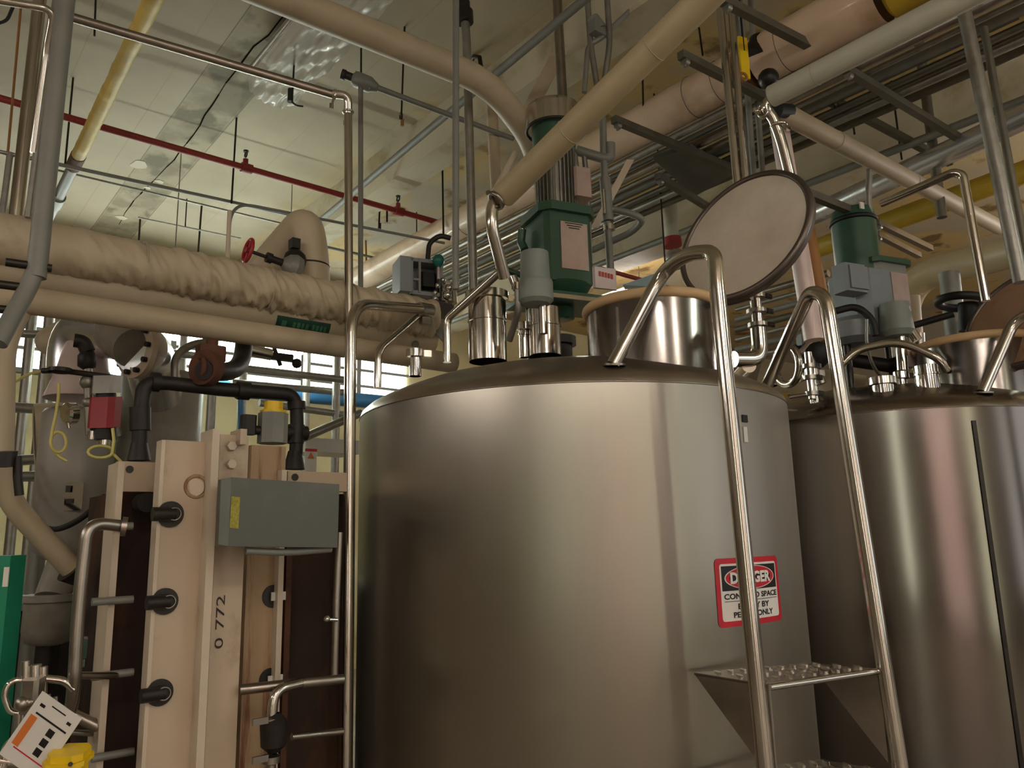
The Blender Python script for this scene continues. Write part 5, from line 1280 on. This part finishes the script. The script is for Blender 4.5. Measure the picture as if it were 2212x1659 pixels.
build('dark_core', MB().bbox(c+U*.02, (.08, .06, .08), (U, Wd, UP), .01), BLACK, bx)
kn = D(947, 560, dp-.08); build('teal_knob', MB().slathe([(.012, -.045), (.03, -.02), (.032, .0), (.02, .02), (0, .024)], kn, UP, 24), TEAL, t)
build('knob_stem', MB().cyl(kn-UP*.04, kn-UP*.11, .009), PLAC, t)
build('black_arm', MB().tube([D(923, 572, dp), D(927, 525, dp), D(950, 508, dp), D(974, 515, dp)], .014, 10, .03), CAST, t)
for (x, y, r_) in ((945, 617, .016), (957, 605, .014), (970, 622, .022), (966, 638, .026), (940, 632, .014), (940, 645, .018), (988, 614, .014)):
    build('chrome_fitting', MB().ball(D(x, y, dp-.06), r_, 14), CHROME, t)
build('actuator_body', MB().lathe([(.02, .12), (.05, .1), (.055, 0), (.03, -.02)], D(966, 655, dp), UP, 24), TUBE, t)
build('base_casting', MB().bbox(D(937, 670, dp), (.2, .12, .07), (U, Wd, UP), .02), BOLT, t)
build('bracket', MB().prism([(-.07, 0), (.08, 0), (.08, -.15)], D(935, 688, dp-.02), U, UP, Wd*.008), GREYP, t)
build('stem', MB().box(D(898, 720, dp), (.04, .04, .17), (U, Wd, UP)).cyl(D(897, 740, dp), D(897, 775, 3.6), .02), GREYP, t)

# ------------------------------------------------------------------ valves between the tanks
t, b_, r_ = clampstack('valve_stack', 'stack of clamped stainless fittings right of the hatch', 1640, (560, 640, 672, 702, 735), 3.95, 24)
build('elbow', MB().tube([b_+UP*.06, b_-UP*.1, D(1585, 776, 3.85)], r_*1.45, 18, .16), TUBE, t)
build('vent_stub', MB().tube([D(1598, 812, 4.1), D(1618, 790, 3.9)], .035, 16), TUBE, label='open stainless stub on the right shoulder of the centre tank', cat='pipe stub')
t, b_, r_ = clampstack('valve_stack', 'small clamped fittings stack between the two tanks', 1755, (760, 790, 815, 850, 862), 4.05, 16)
build('handle', MB().tube([D(1742, 852, 4.0), D(1705, 858, 4.0)], .01, 8), TUBED, t)
t = thing('diaphragm_valve', 'dark diaphragm valve group with grey cover between the tanks', 'valve', D(1730, 790, 4.5))
build('grey_cover', MB().bbox(D(1745, 737, 4.5), (.13, .1, .06), (U, Wd, UP), .03), CUP, t)
build('black_body', MB().ball(D(1760, 765, 4.45), .085, 14).cyl(D(1715, 765, 4.5), D(1765, 750, 4.5), .05), BLACK, t)
build('pink_tube', MB().tube([D(1712, 770, 4.4), D(1740, 756, 4.4), D(1752, 738, 4.4)], .02, 10, .04), PLAC, t)
for i, (x, y) in enumerate(((1722, 765), (1735, 790), (1748, 772), (1730, 808), (1762, 795), (1770, 815))):
    build('fitting', MB().cyl(D(x, y, 4.35), D(x+6, y+14, 4.35), .022, seg=12), (CHROME, BOLT, TUBED)[i % 3], t)
t = thing('insulated_pipe', 'tan insulated pipe with yellow steam label low between the tanks', 'insulated pipe', D(1740, 850, 5.0))
q0, q1 = D(1640, 830, 5.2), D(1860, 870, 5.2)
build('jacket', MB().tube([q0, q1], .17, 28), CREAM, t)
ls = D(1728, 857, 4.9); lbx = build('steam_label', MB().box(ls, (.22, .004, .05), (rgt, fwd, UP)), YELP, t)
build('steam_lettering', text_mb('STEAM', ls-rgt*.075-UP*.017-fwd*.004, rgt, UP, .034), SBLK, lbx)
build('steel_ring', MB().torus(D(1700, 790, 4.2), (rgt+fwd*.3), .1, .02, 28, 10), TUBE, label='stainless U-bend behind the right ladder rail', cat='pipe')
build('hose_reel', MB().torus(D(2078, 652, 5.0), (UP+rgt*.15), .12, .025, 28, 8).cyl(D(2090, 655, 5.0), D(2092, 715, 5.0), .05).tube([D(1970, 704, 4.9), D(2060, 678, 4.9)], .02, 12), BLACK, label='black handwheel and shaft left of the right lid', cat='handwheel')
build('pipe', MB().cyl(D(2050, 590, 5.4), D(2065, 725, 5.4), .06), GREYP, label='grey vertical pipe end behind the black handwheel', cat='pipe')
t = thing('pipe', 'black piping and coupling behind the shiny tank top', 'pipe', D(1900, 790, 4.8))
build('run', MB().tube([D(1820, 775, 4.8), D(1920, 790, 4.8), D(1990, 770, 4.8)], .04, 14), CAST, t)
build('vertical', MB().cyl(D(1985, 720, 4.9), D(1990, 830, 4.9), .03), TUBED, t)
build('white_box', MB().box(D(1958, 775, 4.7), (.1, .05, .1), (U, Wd, UP)), PINKV, t)
def hang(o, p, r=.006):
    p = Vector(p); inv = ORG[o.name]
    build('hanger', MB().cyl(p, Vector((p.x, p.y, CZ)), r, seg=8), BOLT, o)
for lab, q in (('faint thin conduit on the slab above the cream pipe', Z(400, 492, 4.6)), ('slim conduit crossing far behind the insulated elbow', Z(900, 577, 4.3)),
               ('pale blue sheet edge seen above the hatch rim', D(1438, 590, 5.52)), ('bright yellow vertical strap beside the broken duct joint', D(1607, 110, 3.9))):
    for o in list(COL.objects):
        if o.get('label') == lab: hang(o, q)
# far low conduits at right
for k in range(7):
    p = D(1790, 590+k*24, 6.4)
    build('conduit', MB().cyl(p, run(p, YA, 1590), (.03, .02, .025)[k % 3], seg=10), mats_[(k+2) % 6], label='one of the low far conduits seen between lid and right motor', cat='conduit', group='far conduits between the tanks')
